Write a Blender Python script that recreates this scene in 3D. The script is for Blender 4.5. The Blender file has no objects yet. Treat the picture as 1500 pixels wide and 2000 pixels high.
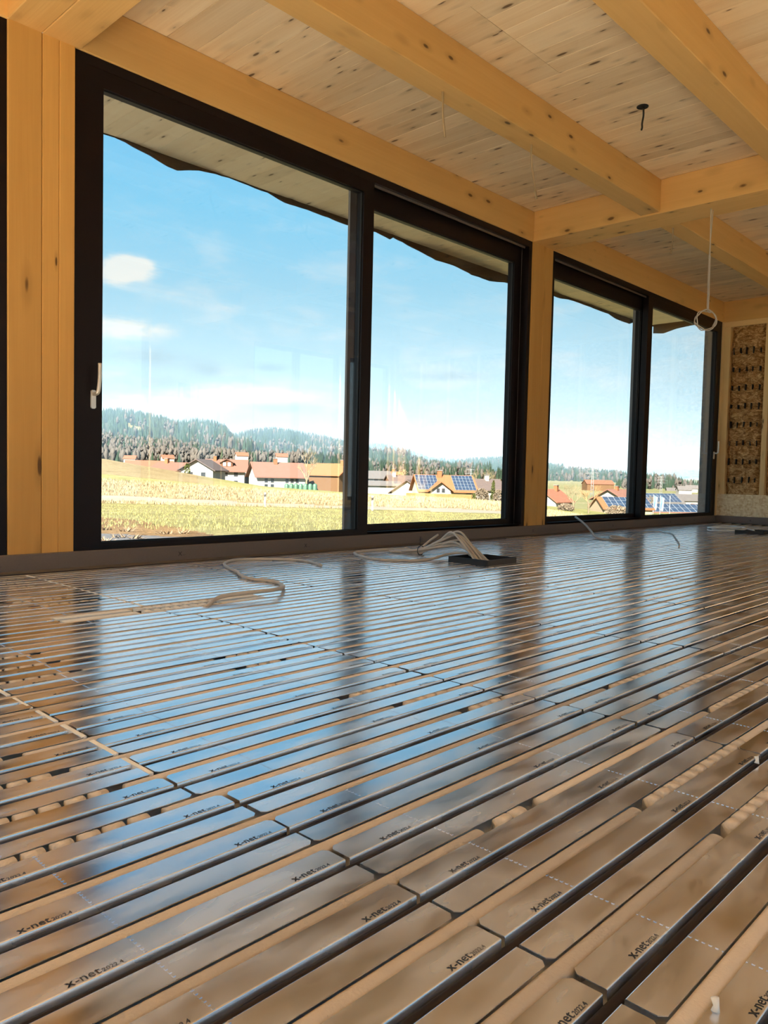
import bpy, bmesh, math, random
from mathutils import Vector, Matrix, noise
R = random.Random(7)
C = bpy.context.scene.collection
S = bpy.context.scene

# ------------------------------------------------------------------ camera
F_PX, YAW, PITCH, ROLL, CAMH = 1511.29, 0.809042, -0.0470276, 0.0225714, 0.51403
fw = Vector((math.sin(YAW)*math.cos(PITCH), math.cos(YAW)*math.cos(PITCH), math.sin(PITCH)))
_r = Vector((math.cos(YAW), -math.sin(YAW), 0)); _u = _r.cross(fw)
rt = _r*math.cos(ROLL) + _u*math.sin(ROLL); up = -_r*math.sin(ROLL) + _u*math.cos(ROLL)
cam_d = bpy.data.cameras.new('camera'); cam = bpy.data.objects.new('camera', cam_d); C.objects.link(cam)
cam_d.sensor_fit = 'HORIZONTAL'; cam_d.sensor_width = 36; cam_d.lens = 36*F_PX/1500
cam_d.clip_start = 0.02; cam_d.clip_end = 20000
cam.matrix_world = Matrix(((rt.x, up.x, -fw.x, 0), (rt.y, up.y, -fw.y, 0), (rt.z, up.z, -fw.z, CAMH), (0, 0, 0, 1)))
S.camera = cam

def ray(u, v):
    return fw + rt*((u-750)/F_PX) - up*((v-1000)/F_PX)
FH = Vector((math.sin(YAW), math.cos(YAW), 0)); RH = Vector((math.cos(YAW), -math.sin(YAW), 0))
def far(u, v, d):
    "point on the pixel's ray at horizontal forward distance d"
    r = ray(u, v); return Vector((0, 0, CAMH)) + r*(d/r.dot(FH))

# ------------------------------------------------------------------ colour management
S.view_settings.view_transform = 'Standard'; S.view_settings.look = 'None'
S.view_settings.gamma = 1; S.view_settings.use_curve_mapping = False
S.view_settings.exposure = 0.82
S.cycles.max_bounces = 8; S.cycles.diffuse_bounces = 5; S.cycles.glossy_bounces = 3
S.cycles.transmission_bounces = 6; S.cycles.transparent_max_bounces = 12; S.cycles.volume_bounces = 1
S.cycles.caustics_reflective = True
S.cycles.sample_clamp_indirect = 6.0
S.cycles.use_denoising = True
S.cycles.use_adaptive_sampling = True; S.cycles.adaptive_threshold = .10; S.cycles.adaptive_min_samples = 16

# ------------------------------------------------------------------ node helpers
class NT:
    def __init__(self, tree):
        self.t = tree; self.n = tree.nodes; self.l = tree.links
    def new(self, kind, **kw):
        nd = self.n.new(kind)
        for k, v in kw.items():
            if k.startswith('i_'):
                nd.inputs[int(k[2:]) if k[2:].isdigit() else k[2:].replace('_', ' ')].default_value = v
            else: setattr(nd, k, v)
        return nd
    def link(self, a, b): self.l.new(a, b)
    def _in(self, sock, v):
        if hasattr(v, 'is_linked') or hasattr(v, 'links'): self.link(v, sock)
        else: sock.default_value = v
    def m(self, op, a, b=0.0, c=0.0, clamp=False):
        nd = self.n.new('ShaderNodeMath'); nd.operation = op; nd.use_clamp = clamp
        for i, v in enumerate((a, b, c)): self._in(nd.inputs[i], v)
        return nd.outputs[0]
    def mix(self, f, a, b, typ='MIX'):
        nd = self.n.new('ShaderNodeMix'); nd.data_type = 'RGBA'; nd.blend_type = typ
        self._in(nd.inputs[0], f); self._in(nd.inputs[6], a); self._in(nd.inputs[7], b)
        return nd.outputs[2]
    def ss(self, v, lo, hi):
        nd = self.n.new('ShaderNodeMapRange'); nd.interpolation_type = 'SMOOTHSTEP'
        self._in(nd.inputs[0], v); nd.inputs[1].default_value = lo; nd.inputs[2].default_value = hi
        return nd.outputs[0]
    def noise(self, vec, scale, detail=3, rough=.5, dist=0.0):
        nd = self.n.new('ShaderNodeTexNoise'); nd.inputs['Scale'].default_value = scale
        nd.inputs['Detail'].default_value = detail; nd.inputs['Roughness'].default_value = rough
        nd.inputs['Distortion'].default_value = dist
        if vec is not None: self.link(vec, nd.inputs['Vector'])
        return nd.outputs[0]
    def map(self, vec, scale=(1, 1, 1), loc=(0, 0, 0)):
        nd = self.n.new('ShaderNodeMapping'); nd.inputs['Scale'].default_value = scale; nd.inputs['Location'].default_value = loc
        self.link(vec, nd.inputs[0]); return nd.outputs[0]
def c4(c): return (c[0], c[1], c[2], 1)
def material(name):
    m = bpy.data.materials.new(name); m.use_nodes = True
    t = NT(m.node_tree); b = t.n['Principled BSDF']
    return m, t, b
def pos(t): return t.new('ShaderNodeNewGeometry').outputs['Position']
def objrand(t): return t.new('ShaderNodeObjectInfo').outputs['Random']
def plain(name, col, rough=.6, metal=0.0, var=.08, scale=8, bump=0.0, bscale=60, spec=.5, coord='pos'):
    m, t, b = material(name)
    P = pos(t) if coord == 'pos' else t.new('ShaderNodeTexCoord').outputs['Object']
    n = t.noise(P, scale, 4)
    f = t.m('MULTIPLY_ADD', t.m('SUBTRACT', n, .5), 2*var, 1.0)
    f = t.m('ADD', f, t.m('MULTIPLY', t.m('SUBTRACT', objrand(t), .5), var))
    mx = t.mix(1.0, c4(col), f, 'MULTIPLY'); t.link(mx, b.inputs['Base Color'])
    b.inputs['Roughness'].default_value = rough; b.inputs['Metallic'].default_value = metal
    b.inputs['Specular IOR Level'].default_value = spec
    if bump:
        bp = t.new('ShaderNodeBump'); bp.inputs['Strength'].default_value = bump; bp.inputs['Distance'].default_value = .01
        t.link(t.noise(P, bscale, 4), bp.inputs['Height']); t.link(bp.outputs[0], b.inputs['Normal'])
    return m

# ------------------------------------------------------------------ sky (world) and sun
W = bpy.data.worlds.new('sky'); S.world = W; W.use_nodes = True
t = NT(W.node_tree); t.n.clear()
out = t.new('ShaderNodeOutputWorld'); bg = t.new('ShaderNodeBackground')
D_ = t.new('ShaderNodeTexCoord').outputs['Generated']
sep = t.new('ShaderNodeSeparateXYZ'); t.link(D_, sep.inputs[0])
ramp = t.new('ShaderNodeValToRGB'); t.link(sep.outputs[2], ramp.inputs[0])
cr = ramp.color_ramp; cr.elements[0].position = 0.0; cr.elements[0].color = (.58, .75, .83, 1)
cr.elements[1].position = 1.0; cr.elements[1].color = (.10, .34, .72, 1)
for p_, c_ in ((.08, (.60, .78, .87)), (.15, (.50, .76, .90)), (.21, (.40, .72, .91)), (.31, (.25, .64, .91)), (.38, (.20, .585, .90)), (.6, (.14, .46, .84))):
    e = cr.elements.new(p_); e.color = c4(c_)
az = t.m('ARCTAN2', sep.outputs[0], sep.outputs[1])
el = t.m('ARCSINE', sep.outputs[2])
cmb = t.new('ShaderNodeCombineXYZ'); t.link(t.m('MULTIPLY', az, 6.0), cmb.inputs[0]); t.link(t.m('MULTIPLY', el, 16.0), cmb.inputs[1])
cn = t.noise(cmb.outputs[0], 1.6, 3, .6, .3)
cn2 = t.noise(cmb.outputs[0], 5.0, 4, .6, .2)
def cloud_mask(u, v, wu, wv):
    r = ray(u, v).normalized(); a0 = math.atan2(r.x, r.y); e0 = math.asin(r.z)
    da = t.m('DIVIDE', t.m('SUBTRACT', az, a0), wu/F_PX); de = t.m('DIVIDE', t.m('SUBTRACT', el, e0), wv/F_PX)
    d2 = t.m('ADD', t.m('MULTIPLY', da, da), t.m('MULTIPLY', de, de))
    g = t.m('POWER', 2.718, t.m('MULTIPLY', d2, -1.0))
    return g
def addall(l):
    a = l[0]
    for b in l[1:]: a = t.m('ADD', a, b)
    return a
grey = addall([cloud_mask(*a) for a in [(290, 697, 95, 22), (408, 722, 32, 15), (525, 718, 52, 11), (290, 747, 85, 15), (560, 798, 100, 11), (880, 735, 95, 11), (900, 895, 190, 10)]])
white = addall([cloud_mask(*a) for a in [(228, 532, 66, 26), (262, 518, 40, 18), (500, 768, 150, 22), (230, 640, 120, 24), (300, 795, 150, 24)]])
gm = t.ss(t.m('MULTIPLY', grey, t.m('MULTIPLY_ADD', cn2, 1.6, .2)), .15, 1.3)
wm = t.ss(t.m('MULTIPLY', white, t.m('MULTIPLY_ADD', cn2, 1.7, .15)), .25, 1.0)
veil = t.m('MULTIPLY', t.ss(cn, .45, .8), t.m('MULTIPLY', t.ss(sep.outputs[2], -.02, .02), t.m('SUBTRACT', 1.0, t.ss(sep.outputs[2], .1, .45))))
col = t.mix(t.m('MULTIPLY', veil, .55), ramp.outputs[0], (.86, .90, .90, 1))
col = t.mix(t.m('MULTIPLY', wm, .8), col, (.97, .95, .88, 1))
col = t.mix(t.m('MULTIPLY', gm, .62), col, (.40, .56, .66, 1))
t.link(col, bg.inputs[0]); bg.inputs[1].default_value = 0.66
t.link(bg.outputs[0], out.inputs[0])
W.cycles.sampling_method = 'MANUAL'; W.cycles.sample_map_resolution = 512

SUN_AZ = Vector((-.92, -.39)); SUN_EL = math.radians(36)
sd = bpy.data.lights.new('sun', 'SUN'); sd.energy = 22.0; sd.angle = math.radians(.6); sd.color = (1.0, .91, .76)
sun = bpy.data.objects.new('sun', sd); C.objects.link(sun)
_to = Vector((SUN_AZ.x*math.cos(SUN_EL), SUN_AZ.y*math.cos(SUN_EL), math.sin(SUN_EL)))
sun.rotation_euler = _to.to_track_quat('Z', 'Y').to_euler(); sun.location = (-20, -20, 30)

# ------------------------------------------------------------------ mesh helpers
class MB:
    def __init__(self): self.v = []; self.f = []; self.sm = []; self.mi = []
    def add(self, vs, fs, smooth=False, mi=0):
        o = len(self.v); self.v += [tuple(v) for v in vs]
        for f in fs: self.f.append(tuple(i+o for i in f)); self.sm.append(smooth); self.mi.append(mi)
    def box(self, x0, x1, y0, y1, z0, z1, mi=0):
        self.add([(x, y, z) for z in (z0, z1) for y in (y0, y1) for x in (x0, x1)],
                 [(0, 2, 3, 1), (4, 5, 7, 6), (0, 1, 5, 4), (2, 6, 7, 3), (0, 4, 6, 2), (1, 3, 7, 5)], mi=mi)
    def prism(self, prof, a, b, fn, smooth=False, cap=True):
        "profile (list of 2d) swept straight from a to b; fn(p, s) -> 3d"
        n = len(prof); vs = [fn(q, a) for q in prof] + [fn(q, b) for q in prof]
        fs = [(i, (i+1) % n, n+(i+1) % n, n+i) for i in range(n)]
        if cap: fs += [tuple(range(n-1, -1, -1)), tuple(range(n, 2*n))]
        self.add(vs, fs, smooth)
    def tube(self, pts, r, seg=8, smooth=True, radii=None, cap=True):
        pts = [Vector(p) for p in pts]; n = len(pts); rings = []; prev = None
        for i, p in enumerate(pts):
            d = (pts[min(i+1, n-1)] - pts[max(i-1, 0)]).normalized()
            if prev is None:
                a = d.cross(Vector((0, 0, 1)))
                if a.length < 1e-3: a = d.cross(Vector((1, 0, 0)))
                a.normalize()
            else: a = (prev - d*prev.dot(d)).normalized()
            prev = a; b = d.cross(a); rr = radii[i] if radii else r
            rings.append([p + a*(rr*math.cos(2*math.pi*k/seg)) + b*(rr*math.sin(2*math.pi*k/seg)) for k in range(seg)])
        vs = [q for rg in rings for q in rg]
        fs = [(i*seg+k, i*seg+(k+1) % seg, (i+1)*seg+(k+1) % seg, (i+1)*seg+k) for i in range(n-1) for k in range(seg)]
        if cap: fs += [tuple(range(seg-1, -1, -1)), tuple((n-1)*seg+k for k in range(seg))]
        self.add(vs, fs, smooth)
    def mesh(self, name, mats=None, fix=True):
        me = bpy.data.meshes.new(name); me.from_pydata(self.v, [], self.f)
        for m in (mats or []): me.materials.append(m)
        me.polygons.foreach_set('use_smooth', self.sm); me.polygons.foreach_set('material_index', self.mi)
        if fix:
            bm = bmesh.new(); bm.from_mesh(me); bmesh.ops.recalc_face_normals(bm, faces=bm.faces); bm.to_mesh(me); bm.free()
        me.update(); return me
def link(name, me, parent=None, kind=None, label=None, cat=None, group=None, loc=None):
    o = bpy.data.objects.new(name, me); C.objects.link(o)
    if parent is not None: o.parent = parent
    if loc is not None: o.location = loc
    if kind: o['kind'] = kind
    if label: o['label'] = label
    if cat: o['category'] = cat
    if group: o['group'] = group
    return o
def make(name, mb, mat, parent=None, **kw):
    mats = mat if isinstance(mat, (list, tuple)) else [mat]
    return link(name, mb.mesh(name, mats), parent, **kw)
def empty(name, loc=(0, 0, 0), **kw): return link(name, None, loc=loc, **kw)
def smoothpath(pts, n=8):
    pts = [Vector(p) for p in pts]; out = []
    P = [pts[0]] + pts + [pts[-1]]
    for i in range(1, len(P)-2):
        a, b, c, d = P[i-1], P[i], P[i+1], P[i+2]
        for k in range(n):
            s = k/n
            out.append(.5*((2*b) + (c-a)*s + (2*a-5*b+4*c-d)*s*s + (3*b-a-3*c+d)*s**3))
    out.append(pts[-1]); return out
def chamfer(w0, w1, h0, h1, c):
    return [(w0+c, h0), (w1-c, h0), (w1, h0+c), (w1, h1-c), (w1-c, h1), (w0+c, h1), (w0, h1-c), (w0, h0+c)]

# ------------------------------------------------------------------ materials
def wood(name, axis, base, dark, knots=.5, kscale=(1, 1), ksize=.16, rough=.55, var=.12, streak=.35):
    "softwood: grain stretched along world axis, ringed knots, tone per piece"
    m, t, b = material(name)
    P = pos(t); rnd = objrand(t)
    off = t.new('ShaderNodeCombineXYZ')
    for i in range(3): t.link(t.m('MULTIPLY', rnd, 37.0+11*i), off.inputs[i])
    va = t.new('ShaderNodeVectorMath'); va.operation = 'ADD'; t.link(P, va.inputs[0]); t.link(off.outputs[0], va.inputs[1])
    V = va.outputs[0]
    def sc(long, cross):
        s = [cross]*3; s[axis] = long; return t.map(V, tuple(s))
    g1 = t.noise(sc(.9, 26), 1.0, 3, .6, .4)
    g2 = t.noise(sc(.35, 7), 1.0, 1, .5, .6)
    g3 = t.noise(sc(2.5, 90), 1.0, 1, .6)
    # knots
    vo = t.new('ShaderNodeTexVoronoi'); vo.feature = 'F1'
    t.link(sc(3.2*kscale[0], 6.5*kscale[1]), vo.inputs['Vector']); vo.inputs['Scale'].default_value = 1.0
    cs = t.new('ShaderNodeSeparateColor'); t.link(vo.outputs['Color'], cs.inputs[0])
    has = t.m('GREATER_THAN', cs.outputs[0], 1-knots)
    dist = t.m('ADD', vo.outputs['Distance'], t.m('MULTIPLY', t.m('SUBTRACT', t.noise(sc(14, 28), 1.0, 0), .5), .06))
    size = t.m('MULTIPLY_ADD', cs.outputs[1], ksize*.8, ksize*.35)
    kn = t.m('MULTIPLY', has, t.m('SUBTRACT', 1.0, t.ss(t.m('DIVIDE', dist, size), .55, 1.1)))
    halo = t.m('MULTIPLY', has, t.m('SUBTRACT', 1.0, t.ss(t.m('DIVIDE', dist, size), .8, 3.0)))
    f = t.m('ADD', t.m('MULTIPLY', t.m('SUBTRACT', g1, .5), .9), t.m('MULTIPLY', t.m('SUBTRACT', g2, .5), .9))
    f = t.m('ADD', f, t.m('MULTIPLY', t.m('SUBTRACT', g3, .5), .35))
    f = t.m('MULTIPLY_ADD', f, streak*2, .3, clamp=True)
    col = t.mix(f, c4(base), c4(dark))
    col = t.mix(t.m('MULTIPLY', halo, .32), col, c4([x*.55 for x in dark]))
    col = t.mix(t.m('MULTIPLY', kn, .85), col, (.085, .032, .010, 1))
    vv = t.m('MULTIPLY_ADD', t.m('SUBTRACT', rnd, .5), 2*var, 1.0)
    col = t.mix(1.0, col, vv, 'MULTIPLY')
    t.link(col, b.inputs['Base Color']); b.inputs['Roughness'].default_value = rough
    b.inputs['Specular IOR Level'].default_value = .3
    bp = t.new('ShaderNodeBump'); bp.inputs['Strength'].default_value = .12; bp.inputs['Distance'].default_value = .004
    t.link(t.m('ADD', g3, g1), bp.inputs['Height']); t.link(bp.outputs[0], b.inputs['Normal'])
    return m
PINE, PINED = (.79, .48, .175), (.62, .325, .09)
CLT, CLTD = (.88, .70, .455), (.72, .49, .255)
M_beamX = wood('glulam_x', 0, PINE, PINED, .50, (1.3, 1.5), .14)
M_beamY = wood('glulam_y', 1, PINE, PINED, .75, (1.5, 1.6), .17)
M_postZ_shaded = wood('glulam_z_shaded', 2, (.69, .385, .115), (.54, .27, .062), .5, (.8, 1.6), .13)  # darker than the beams: backlit shade put into the base colour
M_clt = wood('clt_planks', 1, CLT, CLTD, .62, (1.6, 2.6), .20, var=.10, streak=.5)
M_soff_lit = wood('soffit_planks_lit', 1, (.95, .79, .55), (.84, .62, .36), .5, (1.6, 2.6), .17, var=.07, streak=.4)  # paler than the ceiling wood: missing ground bounce put into the colour
M_studZ = wood('stud_z', 2, (.86, .62, .30), (.70, .42, .16), .3, (1, 2), .12)
M_studY = wood('stud_y', 1, (.86, .62, .30), (.70, .42, .16), .3, (1, 2), .12)

def alu(name):
    m, t, b = material(name)
    P = pos(t); rnd = objrand(t)
    b.inputs['Metallic'].default_value = 1.0
    off = t.new('ShaderNodeCombineXYZ')
    for i in range(3): t.link(t.m('MULTIPLY', rnd, 53.0+17*i), off.inputs[i])
    va = t.new('ShaderNodeVectorMath'); va.operation = 'ADD'; t.link(P, va.inputs[0]); t.link(off.outputs[0], va.inputs[1])
    V = va.outputs[0]
    smear = t.noise(t.map(V, (5, 17, 5)), 1.0, 2, .5)
    wipe = t.noise(t.map(V, (7, 60, 7)), 1.0, 1, .5)
    film = t.ss(t.m('ADD', t.m('MULTIPLY', smear, .7), t.m('MULTIPLY', t.noise(t.map(V, (10, 26, 10)), 1.0, 2, .6, .5), .3)), .32, .66)
    col = t.mix(film, (.655, .67, .735, 1), (.86, .89, .96, 1))
    col = t.mix(1.0, col, t.m('MULTIPLY_ADD', rnd, .08, .94), 'MULTIPLY')
    t.link(col, b.inputs['Base Color'])
    t.link(t.m('MULTIPLY_ADD', film, -.28, .97), b.inputs['Metallic'])
    rg = t.m('MULTIPLY_ADD', film, .09, .145)
    rg = t.m('ADD', rg, t.m('MULTIPLY', wipe, .025))
    t.link(rg, b.inputs['Roughness'])
    return m
M_alu = alu('aluminium_plate')
M_print = plain('print_black', (.035, .03, .03), .6)
M_eps = plain('eps_foam', (.66, .56, .46), .8, var=.05, scale=40, bump=.15, bscale=260)
M_epsw = plain('eps_white', (.88, .86, .82), .75, var=.05, scale=30, bump=.1, bscale=260)
M_pipe = plain('pe_pipe', (.030, .022, .019), .6, var=.1, spec=.12)
M_foam = plain('edge_foam', (.15, .12, .105), .5, var=.10, scale=120, bump=.1, bscale=200)
M_frame = plain('frame_black', (.008, .004, .004), .42, var=.1, scale=20, spec=.22)
M_frame_lit = plain('frame_cover_lit', (.24, .22, .215), .45, var=.06, scale=20)  # paler than the black frame: sky light on outer reveals put into the colour
M_gasket = plain('gasket', (.006, .006, .006), .6)
M_track = plain('track_aluminium', (.55, .52, .50), .35, metal=1.0)
M_handle = plain('handle_metal', (.80, .74, .66), .3, metal=.55)
M_cable = plain('cable_grey', (.52, .46, .40), .5, var=.05)
M_cableb = plain('cable_beige', (.40, .27, .14), .5, var=.05)
M_black = plain('black_plastic', (.015, .012, .011), .45)
M_felt = plain('roof_membrane', (.042, .037, .035), .9, var=.25, scale=14, bump=.5, bscale=60)
M_tie = plain('cable_tie', (.01, .01, .01), .4)
M_plaster = plain('unfinished_board', (.62, .44, .24), .8, var=.1, scale=5)
M_roofing = plain('roof_deck', (.25, .2, .16), .9)

def glassmat():
    m, t, b = material('window_glass'); t.n.remove(b)
    o = t.n['Material Output']
    tr = t.new('ShaderNodeBsdfTransparent'); tr.inputs[0].default_value = (.965, .975, .97, 1)
    gl = t.new('ShaderNodeBsdfGlossy'); gl.inputs['Roughness'].default_value = 0.0; gl.inputs[0].default_value = (1, 1, 1, 1)
    lw = t.new('ShaderNodeLayerWeight'); lw.inputs[0].default_value = .5
    fr = t.m('MULTIPLY_ADD', t.m('POWER', lw.outputs['Facing'], 5.0), .95, .045)      # Schlick, both faces alike
    mx = t.new('ShaderNodeMixShader'); t.link(fr, mx.inputs[0])
    t.link(tr.outputs[0], mx.inputs[1]); t.link(gl.outputs[0], mx.inputs[2])
    t.link(mx.outputs[0], o.inputs[0]); return m
M_glass = glassmat()

def osbmat():
    m, t, b = material('osb'); P = pos(t)
    vo = t.new('ShaderNodeTexVoronoi'); t.link(t.map(P, (20, 24, 50)), vo.inputs['Vector']); vo.inputs['Scale'].default_value = 1.0
    cs = t.new('ShaderNodeSeparateColor'); t.link(vo.outputs['Color'], cs.inputs[0])
    vo2 = t.new('ShaderNodeTexVoronoi'); t.link(t.map(P, (60, 55, 25)), vo2.inputs['Vector']); vo2.inputs['Scale'].default_value = 1.0
    cs2 = t.new('ShaderNodeSeparateColor'); t.link(vo2.outputs['Color'], cs2.inputs[0])
    f = t.m('ADD', t.m('MULTIPLY', cs.outputs[0], .6), t.m('MULTIPLY', cs2.outputs[1], .4))
    col = t.mix(f, (.62, .40, .18, 1), (.95, .80, .54, 1)); t.link(col, b.inputs['Base Color']); b.inputs['Roughness'].default_value = .7
    return m
M_osb = osbmat()
def woolmat():
    m, t, b = material('glass_wool'); P = pos(t)
    n1 = t.noise(t.map(P, (6, 7, 12)), 1.0, 5, .7, 2.5); n2 = t.noise(t.map(P, (30, 18, 60)), 1.0, 5, .7, 2.0)
    f = t.m('ADD', t.m('MULTIPLY', n1, .6), t.m('MULTIPLY', n2, .5))
    r = t.new('ShaderNodeValToRGB'); t.link(f, r.inputs[0]); e = r.color_ramp.elements
    e[0].position = .40; e[0].color = (.09, .036, .010, 1); e[1].position = .68; e[1].color = (.88, .60, .29, 1)
    x = e.new(.53); x.color = (.42, .20, .06, 1)
    t.link(r.outputs[0], b.inputs['Base Color']); b.inputs['Roughness'].default_value = .95
    bp = t.new('ShaderNodeBump'); bp.inputs['Strength'].default_value = .8; bp.inputs['Distance'].default_value = .02
    t.link(f, bp.inputs['Height']); t.link(bp.outputs[0], b.inputs['Normal'])
    return m
M_wool = woolmat()

# ------------------------------------------------------------------ room dimensions (metres)
D, ZT, ZC, ZS = 3.851, 2.5955, 2.8545, 0.079
XL, XR, YB = -2.9, 10.325, -1.75
XPL, XPS, XW1, XE1, XW2 = 1.4326, 1.592, 1.7537, 5.8638, 6.1945
WT = .21                                      # wall depth behind the face

# ------------------------------------------------------------------ floor: insulation board, ribs, pipes, plates
mb = MB(); mb.box(XL, XR, YB, D, -.16, -.022)
floor = make('floor', mb, M_epsw, kind='structure')  # white slab, left bare out of view to bounce sunlight into the room
PITCHY, Y0 = .1246, .467
rows = [Y0 + PITCHY*k for k in range(-17, 27)]
PL = .838                                     # plate length
LX = .845
# one plate: two wings, a channel for the pipe, two break lines
def plate_mesh():
    mb = MB(); L = PL; ch = .007; th = .0012
    for s in (1, -1):
        a, b = .0110*s, .0505*s
        poly = [(0, a), (L, a), (L, b-ch*s), (L-ch, b), (ch, b), (0, b-ch*s)]
        # break the wing in strips so that it can carry a faint sag
        mb.prism(poly, 0, th, lambda q, z: (q[0], q[1], z))
    prof = []
    for k in range(9):
        an = math.pi*k/8; prof.append((.0092*math.cos(an), -.0085-.0092*math.sin(an)))
    prof = [(.0110, .0012), (.0101, .0009), (.0094, .0)] + prof + [(-.0094, .0), (-.0101, .0009), (-.0110, .0012)]
    n = len(prof)
    mb.add([(0, y, z) for y, z in prof] + [(L, y, z) for y, z in prof], [(i, i+1, n+i+1, n+i) for i in range(n-1)], True)
    for x in (.152, .548):
        for s in (1, -1):
            for k in range(5):
                y = s*(.013+.0075*k); mb.box(x-.0015, x+.0015, y-.0018, y+.0018, th-.0003, th+.0008)
            # small rounded notch at the rim
            mb.box(x-.002, x+.002, s*.0495-.001, s*.0495+.001, th-.0004, th+.0007)
    return mb
PM = plate_mesh(); plate_me = PM.mesh('heat_plate', [M_alu])
def textmesh(body, size, name):
    cu = bpy.data.curves.new(name, 'FONT'); cu.body = body; cu.size = size; cu.resolution_u = 2
    o = bpy.data.objects.new(name, cu); C.objects.link(o)
    bpy.context.view_layer.update()
    me = bpy.data.meshes.new_from_object(o.evaluated_get(bpy.context.evaluated_depsgraph_get()))
    bpy.data.objects.remove(o); bpy.data.curves.remove(cu)
    return me
def joined_text(parts, name, mat):
    "parts: (mesh, dx, dy, sx, sy) joined flat"
    mb = MB()
    for me, dx, dy, sx, sy in parts:
        mb.add([(v.co.x*sx+dx, v.co.y*sy+dy, 0) for v in me.vertices], [tuple(p.vertices) for p in me.polygons])
    m = mb.mesh(name, [mat], fix=False); return m
tx = textmesh('x', .0175, 'tx'); tnet = textmesh('-net', .0165, 'tnet'); tdate = textmesh('2022.4', .0085, 'tdate')
def wid(me): return max(v.co.x for v in me.vertices)
def logo(x0, y0):
    w1 = wid(tx)
    return [(tx, x0, y0, 1, 1), (tx, x0+.0004, y0, 1, 1), (tnet, x0+w1+.0004, y0, 1, 1), (tdate, x0+w1+wid(tnet)+.0018, y0, 1, 1)]
LW = wid(tx)+wid(tnet)+wid(tdate)
letter_parts = []
for e in (.152, .548, PL): letter_parts += logo(e-.026-LW, .0125)
letter_me = joined_text(letter_parts, 'lettering', M_print)

missing = (2.535, 1.12, 1.975)
mrow = min(rows, key=lambda y: abs(y-2.535))
plates = []
for y in rows:
    if y > D-.055 or y < -.30: continue
    if y < 1.0: x0 = .71
    elif y < 1.9: x0 = .675
    elif y < 2.45: x0 = .69
    elif abs(y-mrow) < .01: x0 = 1.12
    else: x0 = .64
    k0 = int(math.floor((XL-x0)/LX))
    for k in range(k0, 20):
        xs = x0 + LX*k
        if xs < -.2 or xs+PL > XR+.02: continue
        if abs(y-mrow) < .01 and abs(xs-1.12) < .05: continue
        plates.append((xs, y))
def score(p):
    c = Vector((p[0]+PL/2, p[1], 0)); d = c-Vector((0, 0, CAMH)); z = d.dot(fw)
    if z < .3: return -1/ (1+abs(z))
    u = 750+F_PX*d.dot(rt)/z
    e = max(0, abs(u-750)-900)
    return 1/(z*z) * (1 if e < 300 else .01)
plates.sort(key=score, reverse=True)
stuff = MB()
nlet = 0
for i, (x, y) in enumerate(plates):
    rx = R.gauss(0, .0022); ry = R.gauss(0, .0007); dz = R.uniform(0, .0006)
    dx = R.uniform(-.003, .003)
    if i < 300:
        o = link('heat_plate', plate_me, floor, loc=(x+dx, y, dz)); o.rotation_euler = (rx, ry, R.gauss(0, .0006))
        if x < 3.4 and y < 2.0:
            link('lettering', letter_me, o, loc=(0, 0, .0016))
    else:
        stuff.add([(v[0]+x, v[1]+y, v[2]+v[1]*rx) for v in PM.v], PM.f)
make('heat_plates', stuff, M_alu, floor, kind='stuff')

# pipes in the channels
for y in rows:
    if y > D-.055 or y < -.30: continue
    mb = MB(); x = -.2; pts = []
    while x < XR-.02:
        pts.append((x, y-.0006+R.uniform(-.0006, .0006), -.0100+R.uniform(-.0006, .0006))); x += .45
    pts.append((XR-.03, y, -.0100)); mb.tube(pts, .0072, 8)
    make('heating_pipe', mb, M_pipe, floor)

# foam ribs between the plates, in places cut into single knobs
zones = {.41: [(1.144, 1.62)], .535: [(1.144, 1.62)], .66: [(.903, 1.06), (1.744, 2.15)], .785: [(1.757, 2.12)], .905: [(1.746, 2.1)], 1.02: [(.16, .611), (1.33, 1.50)],
         1.15: [(.16, .613), (1.25, 1.45)], 1.275: [(.16, .58), (1.2, 1.40)], 1.40: [(.2, .55)], 1.65: [(1.18, 1.36)], 1.78: [(1.2, 1.36)], 1.863: [(.55, .892)], 1.984: [(.55, .891)],
         2.108: [(.55, .89)], 2.23: [(.6, .8)], 2.86: [(1.15, 1.45)], 2.98: [(1.1, 1.35)], 3.35: [(1.15, 1.42)], 3.48: [(1.15, 1.42)], 3.6: [(1.2, 1.45)]}
def ribprof():
    p = [(-.0125, -.030)]
    for k in range(7):
        a = math.pi*(1-k/6); p.append((.0118*math.cos(a), -.0045+.0062*math.sin(a)))
    p.append((.0125, -.030)); return p
RP = ribprof()
for y in rows:
    yr = y + PITCHY/2
    if yr > D-.02 or yr < YB+.02: continue
    zs = []
    for k, v in zones.items():
        if abs(k-yr) < .06: zs += v
    for _ in range(4):
        if R.random() < .40:
            a = R.choice([2.9, 3.7, 4.6, 5.4, 6.3, 7.1, 7.9, 8.8, -1.2, -2.0]) + R.uniform(-.1, .1); zs.append((a, a+R.choice([.2, .45, .45])))
    zs.sort(); mb = MB(); cur = XL
    fn = lambda q, s: (s, yr+q[0], q[1])
    for a, b in zs:
        if a < cur+.02: continue
        mb.prism(RP, cur, a, fn, True); cur = b
        x = a + (.045 if a > .9 else .012)
        kw = .0275
        while x+kw < b-.008:
            x1 = x+kw
            mb.prism([(q[0]*.94, q[1]+.0015) for q in RP], x, x1, fn, True)
            x += kw+R.uniform(.009, .012)
    mb.prism(RP, cur, XR-.02, fn, True)
    make('foam_rib', mb, M_eps, floor)
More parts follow.
